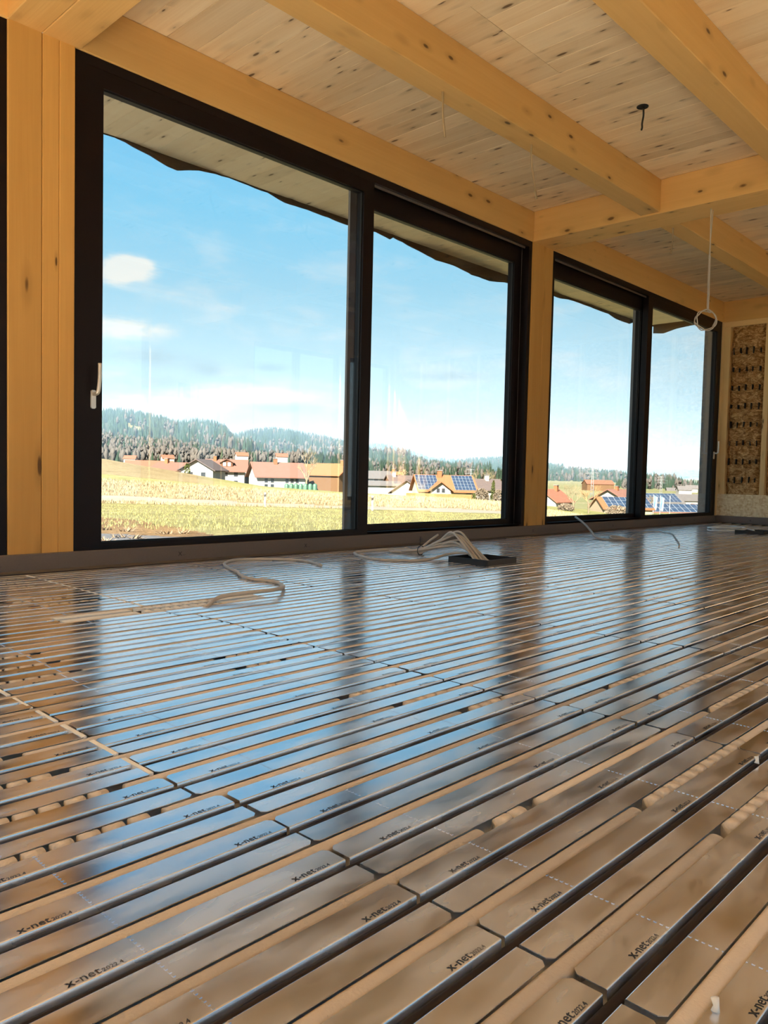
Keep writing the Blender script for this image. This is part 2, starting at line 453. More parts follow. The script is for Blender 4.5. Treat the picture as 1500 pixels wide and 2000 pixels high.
# white board joints showing between plate ends
for (xj, ya, yb) in ((.668, 1.2, 1.9), (.635, 2.6, 3.7), (1.4815, 2.6, 3.8)):
    for y in rows:
        if ya < y < yb:
            mb = MB(); w = R.uniform(.004, .007)
            mb.box(xj-w, xj+w*.6, y-.048, y+.048, -.01, .0022)
            make('board_joint', mb, M_epsw, floor)
# the row where a plate is missing: bare white foam
mb = MB(); y = mrow
mb.box(1.125, 1.40, y+.012, y+.05, -.02, .0005); mb.box(1.125, 1.40, y-.05, y-.012, -.02, .0005)
mb.box(1.75, 1.97, y+.012, y+.05, -.02, .0005); mb.box(1.75, 1.97, y-.05, y-.012, -.02, .0005)
for k in range(8):
    x = 1.425+k*.04
    for s in (1, -1): mb.box(x, x+.029, y+s*.031-.019, y+s*.031+.019, -.02, .0015)
make('bare_foam', mb, M_epsw, floor)
# edge insulation strips
def strip(name, mbfun): return mbfun
mb = MB(); prof = [(0, -.02), (0, .092), (-.006, .094), (-.011, .088), (-.011, .012), (-.05, .0045), (-.05, .003), (-.011, .0), (-.011, -.02)]
mb.prism(prof, XL, XR-.011, lambda q, s: (s, D+q[0], q[1]))
base_b = make('baseboard_back', mb, M_foam, kind='structure')
mb = MB(); mb.prism(prof, YB, D-.011, lambda q, s: (XR+q[0], s, q[1]))
base_r = make('baseboard_right', mb, M_foam, kind='structure')
tX = textmesh('X', .034, 'tX'); tl = textmesh('net', .014, 'tl')
mk_me = joined_text([(tX, 0, 0, 1, 1), (tX, .0015, 0, 1, 1), (tl, wid(tX)+.006, .002, 1, .55)], 'lettering', M_print)
for x in [.6, 1.35, 2.35, 3.28, 4.42, 5.97, 7.48, 8.9, 9.6]:
    o = link('lettering', mk_me, base_b, loc=(x, D-.0116, .035)); o.rotation_euler = (math.pi/2, 0, 0)
for y in [3.42, 2.5, 1.5]:
    o = link('lettering', mk_me, base_r, loc=(XR-.0116, y, .035)); o.rotation_euler = (math.pi/2, 0, -math.pi/2)

# ------------------------------------------------------------------ ceiling: planks under a roof slab
mb = MB(); mb.box(XL-.3, 11.32, YB-.35, 5.26, ZC+.035, ZC+.22)
ceil = make('ceiling', mb, M_roofing, kind='structure')
x = XL-.2
while x < XR+.25:
    w = R.choice([.105, .12, .14, .155, .18])
    gap = .0012
    cuts = [YB-.2, D+.1]
    if 3.05 < x < 3.9: cuts = [YB-.2, 2.468, D+.1]
    elif R.random() < .35: cuts = [YB-.2, R.uniform(-1, 1.0), D+.1]
    for a, b in zip(cuts, cuts[1:]):
        mb = MB(); mb.prism(chamfer(x+gap, x+w-gap, ZC+R.uniform(0, .0006), ZC+.034, .0012), a+.0012, b-.0012, lambda q, s: (q[0], s, q[1]))
        make('ceiling_plank', mb, M_clt, ceil)
    x += w
# ------------------------------------------------------------------ timber frame
def beam(name, axis, a, b, w0, w1, z0, z1, mat, label, ch=.004, **kw):
    mb = MB(); pr = chamfer(w0, w1, z0, z1, ch)
    fn = (lambda q, s: (s, q[0], q[1])) if axis == 0 else (lambda q, s: (q[0], s, q[1]))
    mb.prism(pr, a, b, fn)
    return make(name, mb, mat, label=label, cat='beam', **kw)
beam('header_beam', 0, XW1, XE1, D, D+WT, ZT, ZC, M_beamX, 'pine header beam above the large window nearest the camera')
beam('header_beam', 0, XW2, XR, D, D+WT, ZT, ZC, M_beamX, 'pine header beam above the far window beside the insulated wall')
beam('header_beam', 0, XL, XPL, D, D+WT, ZT, ZC, M_beamX, 'short stretch of pine header beam left of the double post')
beam('cross_beam', 1, YB, D, XE1, XW2, ZT, ZC, M_beamY, 'wide knotty pine cross beam resting on the post between the two windows')
beam('cross_beam', 1, YB, D, XPL, XPS-.0008, ZT, ZC, M_beamY, 'left half of the doubled cross beam above the double post')
beam('cross_beam', 1, YB, D, XPS+.0008, XW1+.03, ZT, ZC, M_beamY, 'right half of the doubled cross beam above the double post')
zb = ZT+.012
for k, (ya, yb, n1, n2) in enumerate([(2.705, 2.866, 'pine ceiling beam next to the window wall, with two cables hanging from it', 'pine ceiling beam running towards the insulated wall beyond the cross beam'),
                                (1.625, 1.786, 'pine ceiling beam in the upper right corner, right of the small round hole', 'far continuation of the upper right ceiling beam beyond the cross beam'),
                                (.545, .706, 'pine ceiling beam above the camera', 'pine ceiling beam above right of the camera'), (-.535, -.374, 'pine ceiling beam behind the camera', 'pine ceiling beam behind the camera at the far end')]):
    beam('ceiling_beam', 0, XW1+.03, XE1, ya, yb, zb, ZC, M_beamX, n1)
    beam('ceiling_beam', 0, XW2, XR, ya, yb, zb, ZC, M_beamX, n2)
    beam('ceiling_beam', 0, XL, XPL, ya, yb, zb, ZC, M_beamX, n1.replace('pine', 'short pine')+', left of the doubled cross beam')
def post(x0, x1, label, groove=None):
    mb = MB()
    c = .003
    if groove:
        g = groove
        pr = [(x0+c, D), (g-.004, D), (g-.001, D+.004), (g+.002, D+.004), (g+.006, D), (x1-c, D), (x1, D+c), (x1, D+WT), (x0, D+WT), (x0, D+c)]
    else: pr = [(x0+c, D), (x1-c, D), (x1, D+c), (x1, D+WT), (x0, D+WT), (x0, D+c)]
    mb.prism(pr, ZS, ZT, lambda q, s: (q[0], q[1], s))
    return make('timber_post', mb, M_postZ_shaded, label=label, cat='post')
post(XPL, XPS-.001, 'wide smooth pine post at the left edge, beside the dark frame')
post(XPS+.001, XW1, 'narrower grooved pine post left of the large window', 1.675)
post(XE1, XW2, 'pine post between the large window and the far window', 6.05)

# ------------------------------------------------------------------ windows
def ring(mb, x0, x1, z0, z1, wl, wr, wb, wt, y0, y1, ch=0):
    mb.box(x0, x0+wl, y0, y1, z0, z1); mb.box(x1-wr, x1, y0, y1, z0, z1)
    mb.box(x0+wl, x1-wr, y0, y1, z0, z0+wb); mb.box(x0+wl, x1-wr, y0, y1, z1-wt, z1)
def handle(parent, x, z, y, s):
    "lever handle: escutcheon and upright grip"
    mb = MB(); mb.prism(chamfer(x-.013, x+.013, z-.075, z+.02, .006), y-.010, y, lambda q, k: (q[0], k, q[1]))
    h = make('handle', mb, M_handle, parent)
    mb = MB(); pts = smoothpath([(x, y-.008, z), (x, y-.045, z), (x+s*.004, y-.055, z+.02), (x+s*.010, y-.055, z+.09), (x+s*.012, y-.052, z+.155)], 6)
    mb.tube(pts, .009, 8, radii=[.010]*len(pts)); make('grip', mb, M_handle, h)
def slider(name, x0, x1, side, full=True):
    "lift and slide door: the sliding sash stands in the inner track"
    w = empty(name, (0, 0, 0), kind='structure')
    fw_ = .048; z0, z1 = ZS, ZT; mid = (x0+x1)/2
    mb = MB(); ring(mb, x0, x1, z0, z1, fw_, fw_, .030, .050, D+.012, D+.084); make('outer_frame', mb, M_frame, w)
    mb = MB(); ring(mb, x0+.002, x1-.002, z0+.002, z1-.002, fw_-.004, fw_-.004, .028, .046, D+.084, D+.215); make('cover_frame', mb, M_frame_lit, w)
    if side == 'L': ia, ib, oa, ob = x0+fw_-.006, mid+.075, mid-.02, x1-fw_
    else: ia, ib, oa, ob = mid-.075, x1-fw_+.006, x0+fw_, mid+.02
    # fixed sash, outer track
    st = .105
    s = empty('fixed_sash'); s.parent = w
    mb = MB(); ring(mb, oa, ob, z0+.028, z1-.048, st, st, .045, .145, D+.088, D+.155); make('sash_frame', mb, M_frame, s)
    mb = MB(); ring(mb, oa+st-.002, ob-st+.002, z0+.072, z1-.192, .008, .008, .008, .008, D+.10, D+.118); make('glazing_bead', mb, M_gasket, s)
    mb = MB(); mb.box(oa+st-.004, ob-st+.004, D+.118, D+.124, z0+.07, z1-.19); make('pane', mb, M_glass, s)
    # sliding sash, inner track
    s = empty('sliding_sash'); s.parent = w
    mb = MB(); ring(mb, ia, ib, z0+.010, z1-.040, .112, .098, .040, .098, D+.014, D+.080); make('sash_frame', mb, M_frame, s)
    mb = MB(); ring(mb, ia+.110, ib-.096, z0+.048, z1-.136, .008, .008, .008, .008, D+.03, D+.046); make('glazing_bead', mb, M_gasket, s)
    mb = MB(); mb.box(ia+.108, ib-.094, D+.046, D+.052, z0+.046, z1-.134); make('pane', mb, M_glass, s)
    # exterior meeting stile cover
    xm = (ib-.05) if side == 'L' else (ia+.05)
    mb = MB(); mb.box(xm-.012, xm+.05, D+.082, D+.21, z0+.03, z1-.05); mb.box(xm-.018, xm-.012, D+.12, D+.13, z0+.03, z1-.05); mb.box(xm-.018, xm-.012, D+.15, D+.156, z0+.03, z1-.05)
    make('meeting_stile', mb, M_frame_lit, w)
    # head track
    mb = MB(); xa, xb = (ib+.002, x1-fw_-.02) if side == 'L' else (x0+fw_+.02, ia-.002)
    mb.box(xa, xb, D+.040, D+.048, z1-.066, z1-.050); make('head_track', mb, M_track, w)
    mb = MB(); mb.box(xa, xb, D+.012, D+.086, z0+.02, z0+.032); make('threshold', mb, M_frame, w)
    hx = ia+.062 if side == 'L' else ib-.062
    handle(w, hx, .90, D+.014, 1 if side == 'L' else 1)
    return w
slider('window_1', XW1, XE1, 'L')
slider('window_2', XW2, XR-.004, 'R')
slider('window_3', XL+.2, XPL, 'L')

# ------------------------------------------------------------------ shell: sill walls, right wall, rear wall, left wall
mb = MB(); mb.box(XL-.2, XR+.16, D+.002, D+WT, -.7, ZS); make('wall_back', mb, M_plaster, kind='structure')
mb = MB(); mb.box(XL-.2, XL+.2, D, D+WT, ZS, ZT); make('wall_back', mb, M_plaster, kind='structure')
mb = MB(); mb.box(XR+.16, XR+.24, YB-.2, D+WT, -.7, ZC+.03)
wallr = make('wall_right', mb, M_plaster, kind='structure')
mb = MB(); mb.prism(chamfer(XR, XR+.16, ZT, ZC, .003), YB, D, lambda q, s: (q[0], s, q[1])); make('top_beam', mb, M_beamY, wallr)
mb = MB(); mb.prism(chamfer(XR+.004, XR+.16, 2.525, ZT-.001, .002), YB, D, lambda q, s: (q[0], s, q[1])); make('top_plate', mb, M_studY, wallr)
mb = MB(); mb.box(XR+.002, XR+.016, YB, D, .04, .375); make('osb_board', mb, M_osb, wallr)
ys = [3.755, 3.265, 2.64, 2.015, 1.39, .765, .14, -.485, -1.11, -1.74]
for i, y in enumerate(ys):
    mb = MB(); mb.prism(chamfer(XR+.004, XR+.16, y, y+(.085 if i == 0 else .06), .002), .375 if i else .375, 2.525, lambda q, s: (q[0], q[1], s)); make('stud', mb, M_studZ, wallr)
mb = MB(); mb.prism(chamfer(XR-.004, XR+.02, D-.012, D+.012, .003), .08, ZT, lambda q, s: (q[0], q[1], s)); make('corner_batten', mb, M_studZ, wallr)
for i in range(len(ys)-1):
    y1 = ys[i]; y0 = ys[i+1]+.06
    ny, nz = (22, 110) if i == 0 else (8, 30)
    mb = MB(); vs = []
    for a in range(nz+1):
        for b in range(ny+1):
            y = y0+(y1-y0)*b/ny; z = .37+(2.53-.37)*a/nz
            rowb = abs(((z-.37) % .235)/.235-.5)*2
            d = .035*noise.noise(Vector((y*9, z*11, i*3.7))) + .02*noise.noise(Vector((y*24, z*32, i+5.)))
            d += .012*(1-rowb**2)
            e = min(b, ny-b)/ny
            d -= .05*max(0, 1-e*9)
            d += .030*noise.noise(Vector((y*4, z*6, i+2.)))
            vs.append((XR+.045-d, y, z))
    fs = [(a*(ny+1)+b, a*(ny+1)+b+1, (a+1)*(ny+1)+b+1, (a+1)*(ny+1)+b) for a in range(nz) for b in range(ny)]
    mb.add(vs, fs, True); w_ = link('insulation_batt', mb.mesh('insulation_batt', [M_wool]), wallr)
    if i == 0:
        mb = MB()
        for k in range(8):
            z = .56+.235*k
            for j in range(5):
                y = y0+.055+j*(y1-y0-.10)/4+R.uniform(-.006, .006); zz = z+R.uniform(-.008, .008)
                q_ = R.uniform(.8, 1.5); mb.box(XR-.01, XR+.06, y-.0022, y+.0022, zz-.03*q_, zz+.03*q_)
        make('slits', mb, M_black, w_, kind='stuff')
# rear wall (behind the camera) with windows inferred from reflections, others added and widened for sunlight
op = [(-2.6, .1, .08, 2.5), (.4, 3.1, .08, 2.5), (3.4, 5.4, .08, 2.5), (5.82, 6.05, .08, 1.75), (6.13, 6.56, .08, 1.75), (7.1, 8.9, .08, 2.5), (9.1, 10.25, .08, 2.5)]
mb = MB(); x = XL-.2
for a, b, z0, z1 in op:
    mb.box(x, a, YB-.2, YB, -.7, ZC+.03); mb.box(a, b, YB-.2, YB, -.7, z0); mb.box(a, b, YB-.2, YB, z1, ZC+.03); x = b
mb.box(x, XR+.2, YB-.2, YB, -.7, ZC+.03)
wallf = make('wall_front', mb, M_plaster, kind='structure')
for i, (a, b, z0, z1) in enumerate(op):
    w = empty('window_%d' % (i+4), kind='structure')
    mb = MB(); ring(mb, a, b, z0, z1, .06, .06, .06, .06, YB-.14, YB-.06)
    if b-a > 1.5: mb.box((a+b)/2-.05, (a+b)/2+.05, YB-.14, YB-.06, z0, z1)
    make('frame', mb, M_frame, w)
    mb = MB(); mb.box(a+.05, b-.05, YB-.104, YB-.098, z0+.05, z1-.05); make('pane', mb, M_glass, w)
lop = (-1.3, 3.3)
mb = MB(); mb.box(XL-.2, XL, YB, lop[0], -.7, ZC+.03); mb.box(XL-.2, XL, lop[1], D, -.7, ZC+.03); mb.box(XL-.2, XL, lop[0], lop[1], -.7, .08); mb.box(XL-.2, XL, lop[0], lop[1], 2.5, ZC+.03)
make('wall_left', mb, M_plaster, kind='structure')
w = empty('window_11', kind='structure')  # unseen left window, added to let more sun into the room
mb = MB()
for a_, b_ in ((lop[0], lop[0]+.06), (1.0-.05, 1.05), (lop[1]-.06, lop[1])): mb.box(XL-.14, XL-.06, a_, b_, .08, 2.5)
mb.box(XL-.14, XL-.06, lop[0]+.06, lop[1]-.06, .08, .14); mb.box(XL-.14, XL-.06, lop[0]+.06, lop[1]-.06, 2.44, 2.5); make('frame', mb, M_frame, w)
mb = MB(); mb.box(XL-.104, XL-.098, lop[0]+.05, lop[1]-.05, .13, 2.45); make('pane', mb, M_glass, w)

# ------------------------------------------------------------------ soffit outside and the loose membrane
x = XL-.2
soff = MB(); soff.box(XL-.3, 11.3, D+.02, 5.25, ZC+.030, ZC+.036)
trim1 = make('trim_1', soff, M_clt, kind='structure')
while x < 11.15:
    w = R.choice([.12, .14, .155, .18]); mb = MB()
    mb.prism(chamfer(x+.0012, x+w-.0012, ZC-.001, ZC+.03, .0015), D+WT, 5.26, lambda q, s: (q[0], s, q[1])); make('soffit_plank', mb, M_soff_lit, trim1); x += w
# membrane hanging from the edge, lower edge traced through the glass (pixel -> edge line at Y = 5.27)
low = [(150, 236), (200, 260), (240, 280), (290, 305), (325, 326), (345, 334), (385, 335), (430, 346), (470, 353), (510, 370), (555, 396), (600, 410), (650, 430), (675, 439), (728, 455), (757, 469), (765, 465), (785, 473),
       (815, 490), (845, 510), (880, 520), (920, 537), (955, 549), (985, 551), (1000, 555), (1085, 580), (1110, 585), (1160, 604), (1190, 613), (1210, 625), (1226, 633), (1236, 629), (1262, 632), (1275, 632), (1288, 637)]
pts = []
for u_, v_ in low:
    r = ray(u_, v_); s = 5.275/r.y; pts.append((r.x*s, CAMH+r.z*s))
pts = [(-3, 2.82), (0, 2.8)] + pts + [(11.32, 2.80)]
pts = [p for i, p in enumerate(pts) if i == 0 or p[0] > pts[i-1][0]+.005]
dense = []
for (xa, za), (xb, zb_) in zip(pts, pts[1:]):
    n = max(1, int((xb-xa)/.06))
    for k in range(n): dense.append((xa+(xb-xa)*k/n, za+(zb_-za)*k/n))
dense.append(pts[-1])
mb = MB(); vs = []; m_ = 5
for x_, z_ in dense:
    zlo = min(z_, ZC-.01)
    for k in range(m_+1):
        s = k/m_
        yy = 5.265 + s*.05*noise.noise(Vector((x_*2.3, s*1.5, 3))) + .012*noise.noise(Vector((x_*9, s*4, 8)))
        vs.append((x_, yy, (ZC+.05)*(1-s)+zlo*s))
n_ = m_+1
mb.add(vs, [(i*n_+k, (i+1)*n_+k, (i+1)*n_+k+1, i*n_+k+1) for i in range(len(dense)-1) for k in range(m_)], True)
vs2 = []; ys2 = [5.26, 5.1, 4.9, 4.7, 4.5, 4.3, 4.0, 3.0, 1.0, YB-.3]; lo2 = [.10, .12, .07, .05, .04, .03, .03, .02, .02, .02]
for y_, l_ in zip(ys2, lo2):
    for k in range(4): vs2.append((11.325+.01*noise.noise(Vector((y_*3, k, 1))), y_, ZC+.05-(l_+.05)*k/3))
mb.add(vs2, [(i*4+k, (i+1)*4+k, (i+1)*4+k+1, i*4+k+1) for i in range(len(ys2)-1) for k in range(3)], True)
o = make('roof_membrane', mb, M_felt, label='ragged black roofing membrane hanging from the roof edge outside the windows', cat='membrane')
md = o.modifiers.new('solid', 'SOLIDIFY'); md.thickness = .004
mb = MB(); mb.box(XL-.3, 11.33, 5.275, 5.30, ZC+.03, ZC+.24); make('trim_2', mb, M_felt, kind='structure')

# ------------------------------------------------------------------ cables and boxes
def cable(name, pts, r, mat, label, cat='cable', n=8, parent=None, **kw):
    mb = MB(); mb.tube(smoothpath(pts, n), r, 8); return make(name, mb, mat, parent, label=label, cat=cat, **kw)
zc = .0085
cable('floor_cable', [(2.859, 3.2, zc), (2.93, 3.42, zc), (2.845, 3.577, zc), (2.66, 3.69, zc), (2.504, 3.60, zc), (2.41, 3.46, zc), (2.305, 3.21, zc+.004), (2.245, 3.10, zc+.004), (2.22, 2.975, zc), (2.25, 2.845, zc), (2.20, 2.72, zc),
       (2.11, 2.61, .02), (2.0, 2.53, .03), (1.93, 2.53, .03), (1.80, 2.57, .022), (1.725, 2.555, .012), (1.66, 2.50, .002), (1.62, 2.50, -.012)], .0085, M_cable, 'long grey cable in an S curve on the plates in front of the large window')
def tray(x0, x1, y0, y1, h, label, rot=0):
    e = empty('floor_box', ((x0+x1)/2, (y0+y1)/2, .0016), label=label, cat='floor box'); w = (x1-x0)/2; l = (y1-y0)/2; t_ = .006
    for nm, b_ in (('end_wall', (-w, -w+t_, -l, l)), ('end_wall', (w-t_, w, -l, l)), ('side_wall', (-w+t_, w-t_, -l, -l+t_)), ('side_wall', (-w+t_, w-t_, l-t_, l))):
        mb = MB(); mb.box(b_[0], b_[1], b_[2], b_[3], 0, h); make(nm, mb, M_black, e)
    mb = MB(); mb.box(-w+t_, w-t_, -l+t_, l-t_, .0, .003); make('bottom', mb, M_black, e)
    e.rotation_euler.z = rot; return e
tray(3.645, 3.94, 2.64, 2.93, .035, 'open black floor box with a grey cable bundle rising from it')
tray(8.27, 8.56, 2.60, 2.88, .035, 'open black floor box at the right edge beside a cable coil')
# the cable bundle: strands bent over, held by a tie
b = empty('cable_bundle', (3.72, 3.1, 0), label='bundle of grey cables tied together lying over the floor box', cat='cable')
for k in range(11):
    a = R.uniform(-1, 1); q = R.uniform(-1, 1); hgt = R.uniform(.02, .12)
    p = [(3.78+.05*q, 2.78+.04*a, .012), (3.80+.05*q, 2.90+.03*a, .05+hgt*.5), (3.83+.045*q, 3.02+.02*a, .05+hgt), (3.84+.02*a, 3.16, .045+hgt*.55), (3.82+.012*a, 3.30, .028+.014*q), (3.80+.02*a, 3.40, .018+.008*q), (3.77+.04*q, 3.50+.03*a, .012)]
    if k in (2, 5): p[-1] = (4.06, 3.36, .12); p[-2] = (3.92, 3.34, .07); 
    mb = MB(); mb.tube(smoothpath([Vector(v)-Vector((3.72, 3.1, 0)) for v in p], 6), .0075, 7); make('strand', mb, M_cable, b)
mb = MB(); ringp = [Vector((3.815-3.72+.032*math.cos(a_), .20, .032+.030*math.sin(a_))) for a_ in [2*math.pi*k/14 for k in range(15)]]
mb.tube(ringp, .003, 6); mb.tube([ringp[4], ringp[4]+Vector((-.01, -.01, .05))], .0025, 5); make('tie', mb, M_tie, b)
cable('floor_cable', [(4.0, 3.56, zc), (3.81, 3.63, zc), (3.55, 3.62, zc), (3.44, 3.52, zc), (3.38, 3.40, zc), (3.34, 3.22, zc), (3.46, 3.07, zc), (3.62, 3.04, .012), (3.80, 3.05, .03), (3.84, 2.95, .04), (3.82, 2.82, .012)], .0085, M_cable, 'single grey cable looping out to the left of the cable bundle')
cable('floor_cable', [(6.62, 3.78, .16), (6.5, 3.62, .11), (6.35, 3.46, .05), (6.2, 3.34, .018), (6.12, 3.22, zc), (6.18, 3.12, zc), (6.32, 3.10, zc), (6.40, 3.16, zc), (6.34, 3.22, .024), (6.2, 3.20, .026), (6.12, 3.12, .022), (6.2, 3.05, .02), (6.35, 3.06, zc)], .010, M_cable, 'grey cable with one end sticking up in front of the far window')
cable('floor_wire', [(6.40, 3.12, zc), (7.04, 3.36, zc), (7.55, 3.42, zc), (7.45, 3.20, zc), (6.9, 2.92, zc), (6.28, 2.625, zc), (5.98, 2.50, zc)], .005, M_cable, 'thin pale wire looping over the plates in front of the far window')
def coil(x, y, label):
    pts = []
    for k in range(64):
        a = k*.5; rr = .17+.05*math.sin(k*.37); pts.append((x+rr*1.25*math.cos(a), y+rr*.8*math.sin(a), .012+.0005*k+.006*math.sin(k*.9)+.008))
    pts.append((x+.05, y-.25, .03)); pts.append((8.36, 2.76, .02))
    mb = MB(); mb.tube(smoothpath(pts, 3), .009, 6); make('cable_coil', mb, M_cableg, label=label, cat='cable')
M_cableg = plain('cable_white', (.66, .64, .60), .45, var=.05)
coil(8.45, 3.02, 'pale coiled cable beside the right floor box')
# cables hanging from the beams
def hang(name, p, d, label, r=.006, mat=None):
    cable(name, [p] + [(p[0]+a, p[1]+b_, p[2]+c_) for a, b_, c_ in d], r, mat or M_cableb, label)
hang('hanging_cable', (3.307, 2.785, zb+.01), [(.005, 0, -.06), (.02, .01, -.13), (.055, .02, -.23)], 'short bare cable hanging from the ceiling beam, nearer the camera')
hang('hanging_cable', (4.19, 2.79, zb+.01), [(.0, 0, -.06), (.05, .02, -.15), (.13, .05, -.23), (.20, .08, -.27)], 'short bare cable hanging from the ceiling beam, farther from the camera')
hang('hanging_cable', (6.30, 2.79, zb+.01), [(.0, 0, -.05), (.03, .015, -.13), (.07, .04, -.20)], 'short bare cable hanging just beyond the cross beam')
# looped cable hanging from the cross beam
xh, yh = 6.03, 2.37
pts = [(xh-.02, yh, ZT+.01), (xh-.015, yh, 2.45), (xh+.0, yh, 2.2), (xh+.01, yh, 1.95), (xh+.015, yh, 1.84)]
for k in range(40):
    a = .9-k*.48; rr = .078+.008*math.sin(k*1.7)
    v = Vector((xh-.03, yh, 1.755)) + RH*(rr*math.cos(a)) + Vector((0, 0, rr*.95*math.sin(a))) + FH*(.012*math.sin(k*.8))
    pts.append(tuple(v))
pts += [(xh+.02, yh+.01, 1.84), (xh+.015, yh+.012, 2.0), (xh+.01, yh+.01, 2.25), (xh+.02, yh, ZT+.01)]
cable('looped_cable', pts, .0042, M_cable, 'pale double cable hanging from the cross beam, coiled into a ring', n=5)
# round hole with a stub of cable
e = empty('ceiling_outlet', (4.66, 2.29, ZC), label='small round black outlet with a cable stub in the plank ceiling', cat='outlet')
mb = MB(); n = 24
vs = [(.036*math.cos(2*math.pi*k/n), .036*math.sin(2*math.pi*k/n), 0.0) for k in range(n)] + [(.036*math.cos(2*math.pi*k/n), .036*math.sin(2*math.pi*k/n), -.004) for k in range(n)] + \
     [(.030*math.cos(2*math.pi*k/n), .030*math.sin(2*math.pi*k/n), -.004) for k in range(n)] + [(.029*math.cos(2*math.pi*k/n), .029*math.sin(2*math.pi*k/n), -.0015) for k in range(n)]
fs = [(r_*n+k, r_*n+(k+1) % n, (r_+1)*n+(k+1) % n, (r_+1)*n+k) for r_ in range(3) for k in range(n)] + [tuple(range(3*n, 4*n))]
mb.add(vs, fs); make('rim', mb, M_black, e)
mb = MB(); mb.tube(smoothpath([(.012, 0, -.001), (.016, 0, -.05), (.006, .002, -.10), (.004, 0, -.125), (-.004, 0, -.145)], 6), .006, 7); make('cable_stub', mb, M_black, e)
# litter
for (x, y, lab) in ((.757, .262, 'tiny white plug lying on the plates at the bottom right'), (1.493, .463, 'white crumb lying on the pipe channel at the right edge')):
    mb = MB(); mb.tube([(x, y, .001), (x+.002, y, .006), (x+.003, y+.002, .013)], .004, 7, radii=[.0045, .003, .0042]); make('foam_crumb', mb, M_epsw, label=lab, cat='crumb')
#OUTSIDE
# ------------------------------------------------------------------ terrain: height below the camera by distance and bearing
TN = [-1.6, -.45, -.364, -.26, -.152, -.05, .10, .155, .21, .30, .42, 1.6]
DN = [3, 6, 10, 20, 40, 53, 58, 70, 90, 110, 150, 200, 300, 450, 700, 1000, 1500, 2600]
HT = [
 [.8, .8, .85, 1.22, 1.9, 2.4, 2.45, 1.2, -.4, -2.6, -1.0, 2, 4, 3, 0, -14, -25, -40],
 [.8, .8, .85, 1.22, 1.9, 2.4, 2.45, 1.3, -.2, -2.0, -.5, 2, 4, 3, 0, -14, -25, -40],
 [.8, .8, .85, 1.22, 1.9, 2.38, 2.45, 1.35, .1, -1.55, 0, 2.5, 4, 3, 0, -14, -25, -40],
 [.8, .8, .86, 1.22, 1.9, 2.40, 2.45, 1.45, 1.0, .25, 1.6, 3, 4.5, 4, 0, -14, -25, -40],
 [.8, .8, .86, 1.22, 1.9, 2.42, 2.45, 1.75, 1.75, 1.95, 3.2, 4, 5, 4, 0, -12, -25, -40],
 [.8, .8, .87, 1.22, 1.9, 2.42, 2.42, 1.95, 2.2, 2.55, 3.7, 4.4, 5, 5, 2, -8, -20, -35],
 [.8, .8, .88, 1.22, 1.95, 2.45, 2.3, 2.1, 2.55, 2.95, 4.3, 5.4, 7, 7, 5, 0, -10, -25],
 [.8, .8, .88, 1.22, 2.0, 2.45, 2.4, 2.3, 2.95, 3.6, 4.8, 6, 7.5, 8, 6, 2, -5, -20],
 [.8, .8, .9, 1.25, 2.1, 2.7, 2.8, 2.9, 3.5, 4.2, 5.2, 6.6, 8, 8.6, 7.5, 4, 0, -10],
 [.8, .8, .9, 1.3, 2.3, 3.0, 3.2, 3.7, 4.5, 5.3, 6.4, 7.6, 8.6, 9, 8, 5, 0, -10],
 [.8, .8, .9, 1.3, 2.4, 3.1, 3.3, 3.9, 4.7, 5.4, 6.2, 7.4, 8.6, 9, 8, 5, 0, -10],
 [.8, .8, .9, 1.3, 2.4, 3.1, 3.3, 3.9, 4.7, 5.4, 6.2, 7.4, 8.6, 9, 8, 5, 0, -10]]
def lerp_idx(a, x):
    if x <= a[0]: return 0, 0.0
    for i in range(len(a)-1):
        if x <= a[i+1]: return i, (x-a[i])/(a[i+1]-a[i])
    return len(a)-2, 1.0
def drop(d, t_):
    i, a = lerp_idx(TN, t_); j, b_ = lerp_idx(DN, d)
    return (HT[i][j]*(1-a)+HT[i+1][j]*a)*(1-b_) + (HT[i][j+1]*(1-a)+HT[i+1][j+1]*a)*b_
def gp(d, t_, lift=0.0):
    p = FH*d + RH*(d*t_); amp = min(.10, .012+d*.0012) if d < 52 or d > 60 else .02
    return Vector((p.x, p.y, CAMH-drop(d, t_) + amp*noise.noise(p*.35)*.5 + amp*.7*noise.noise(p*.06) + lift))
def zone(d, t_):
    dr = 53.2 if t_ > .155 else 53.2 + (.155-t_)*11
    if t_ < -.1 and d < 10.5-5*(t_+.364): return 'weed_fabric'
    if t_ < -.1 and d < 19-58*(t_+.364): return 'soil_bed'
    if d < dr: return 'lawn'
    if d < dr+3.4: return 'road'
    if d < dr+15: return 'dry_bank'
    if t_ < -.22+.02*math.sin(d) and d > 84: return 'dry_crest'
    if d < 170: return 'meadow'
    return 'far_field'
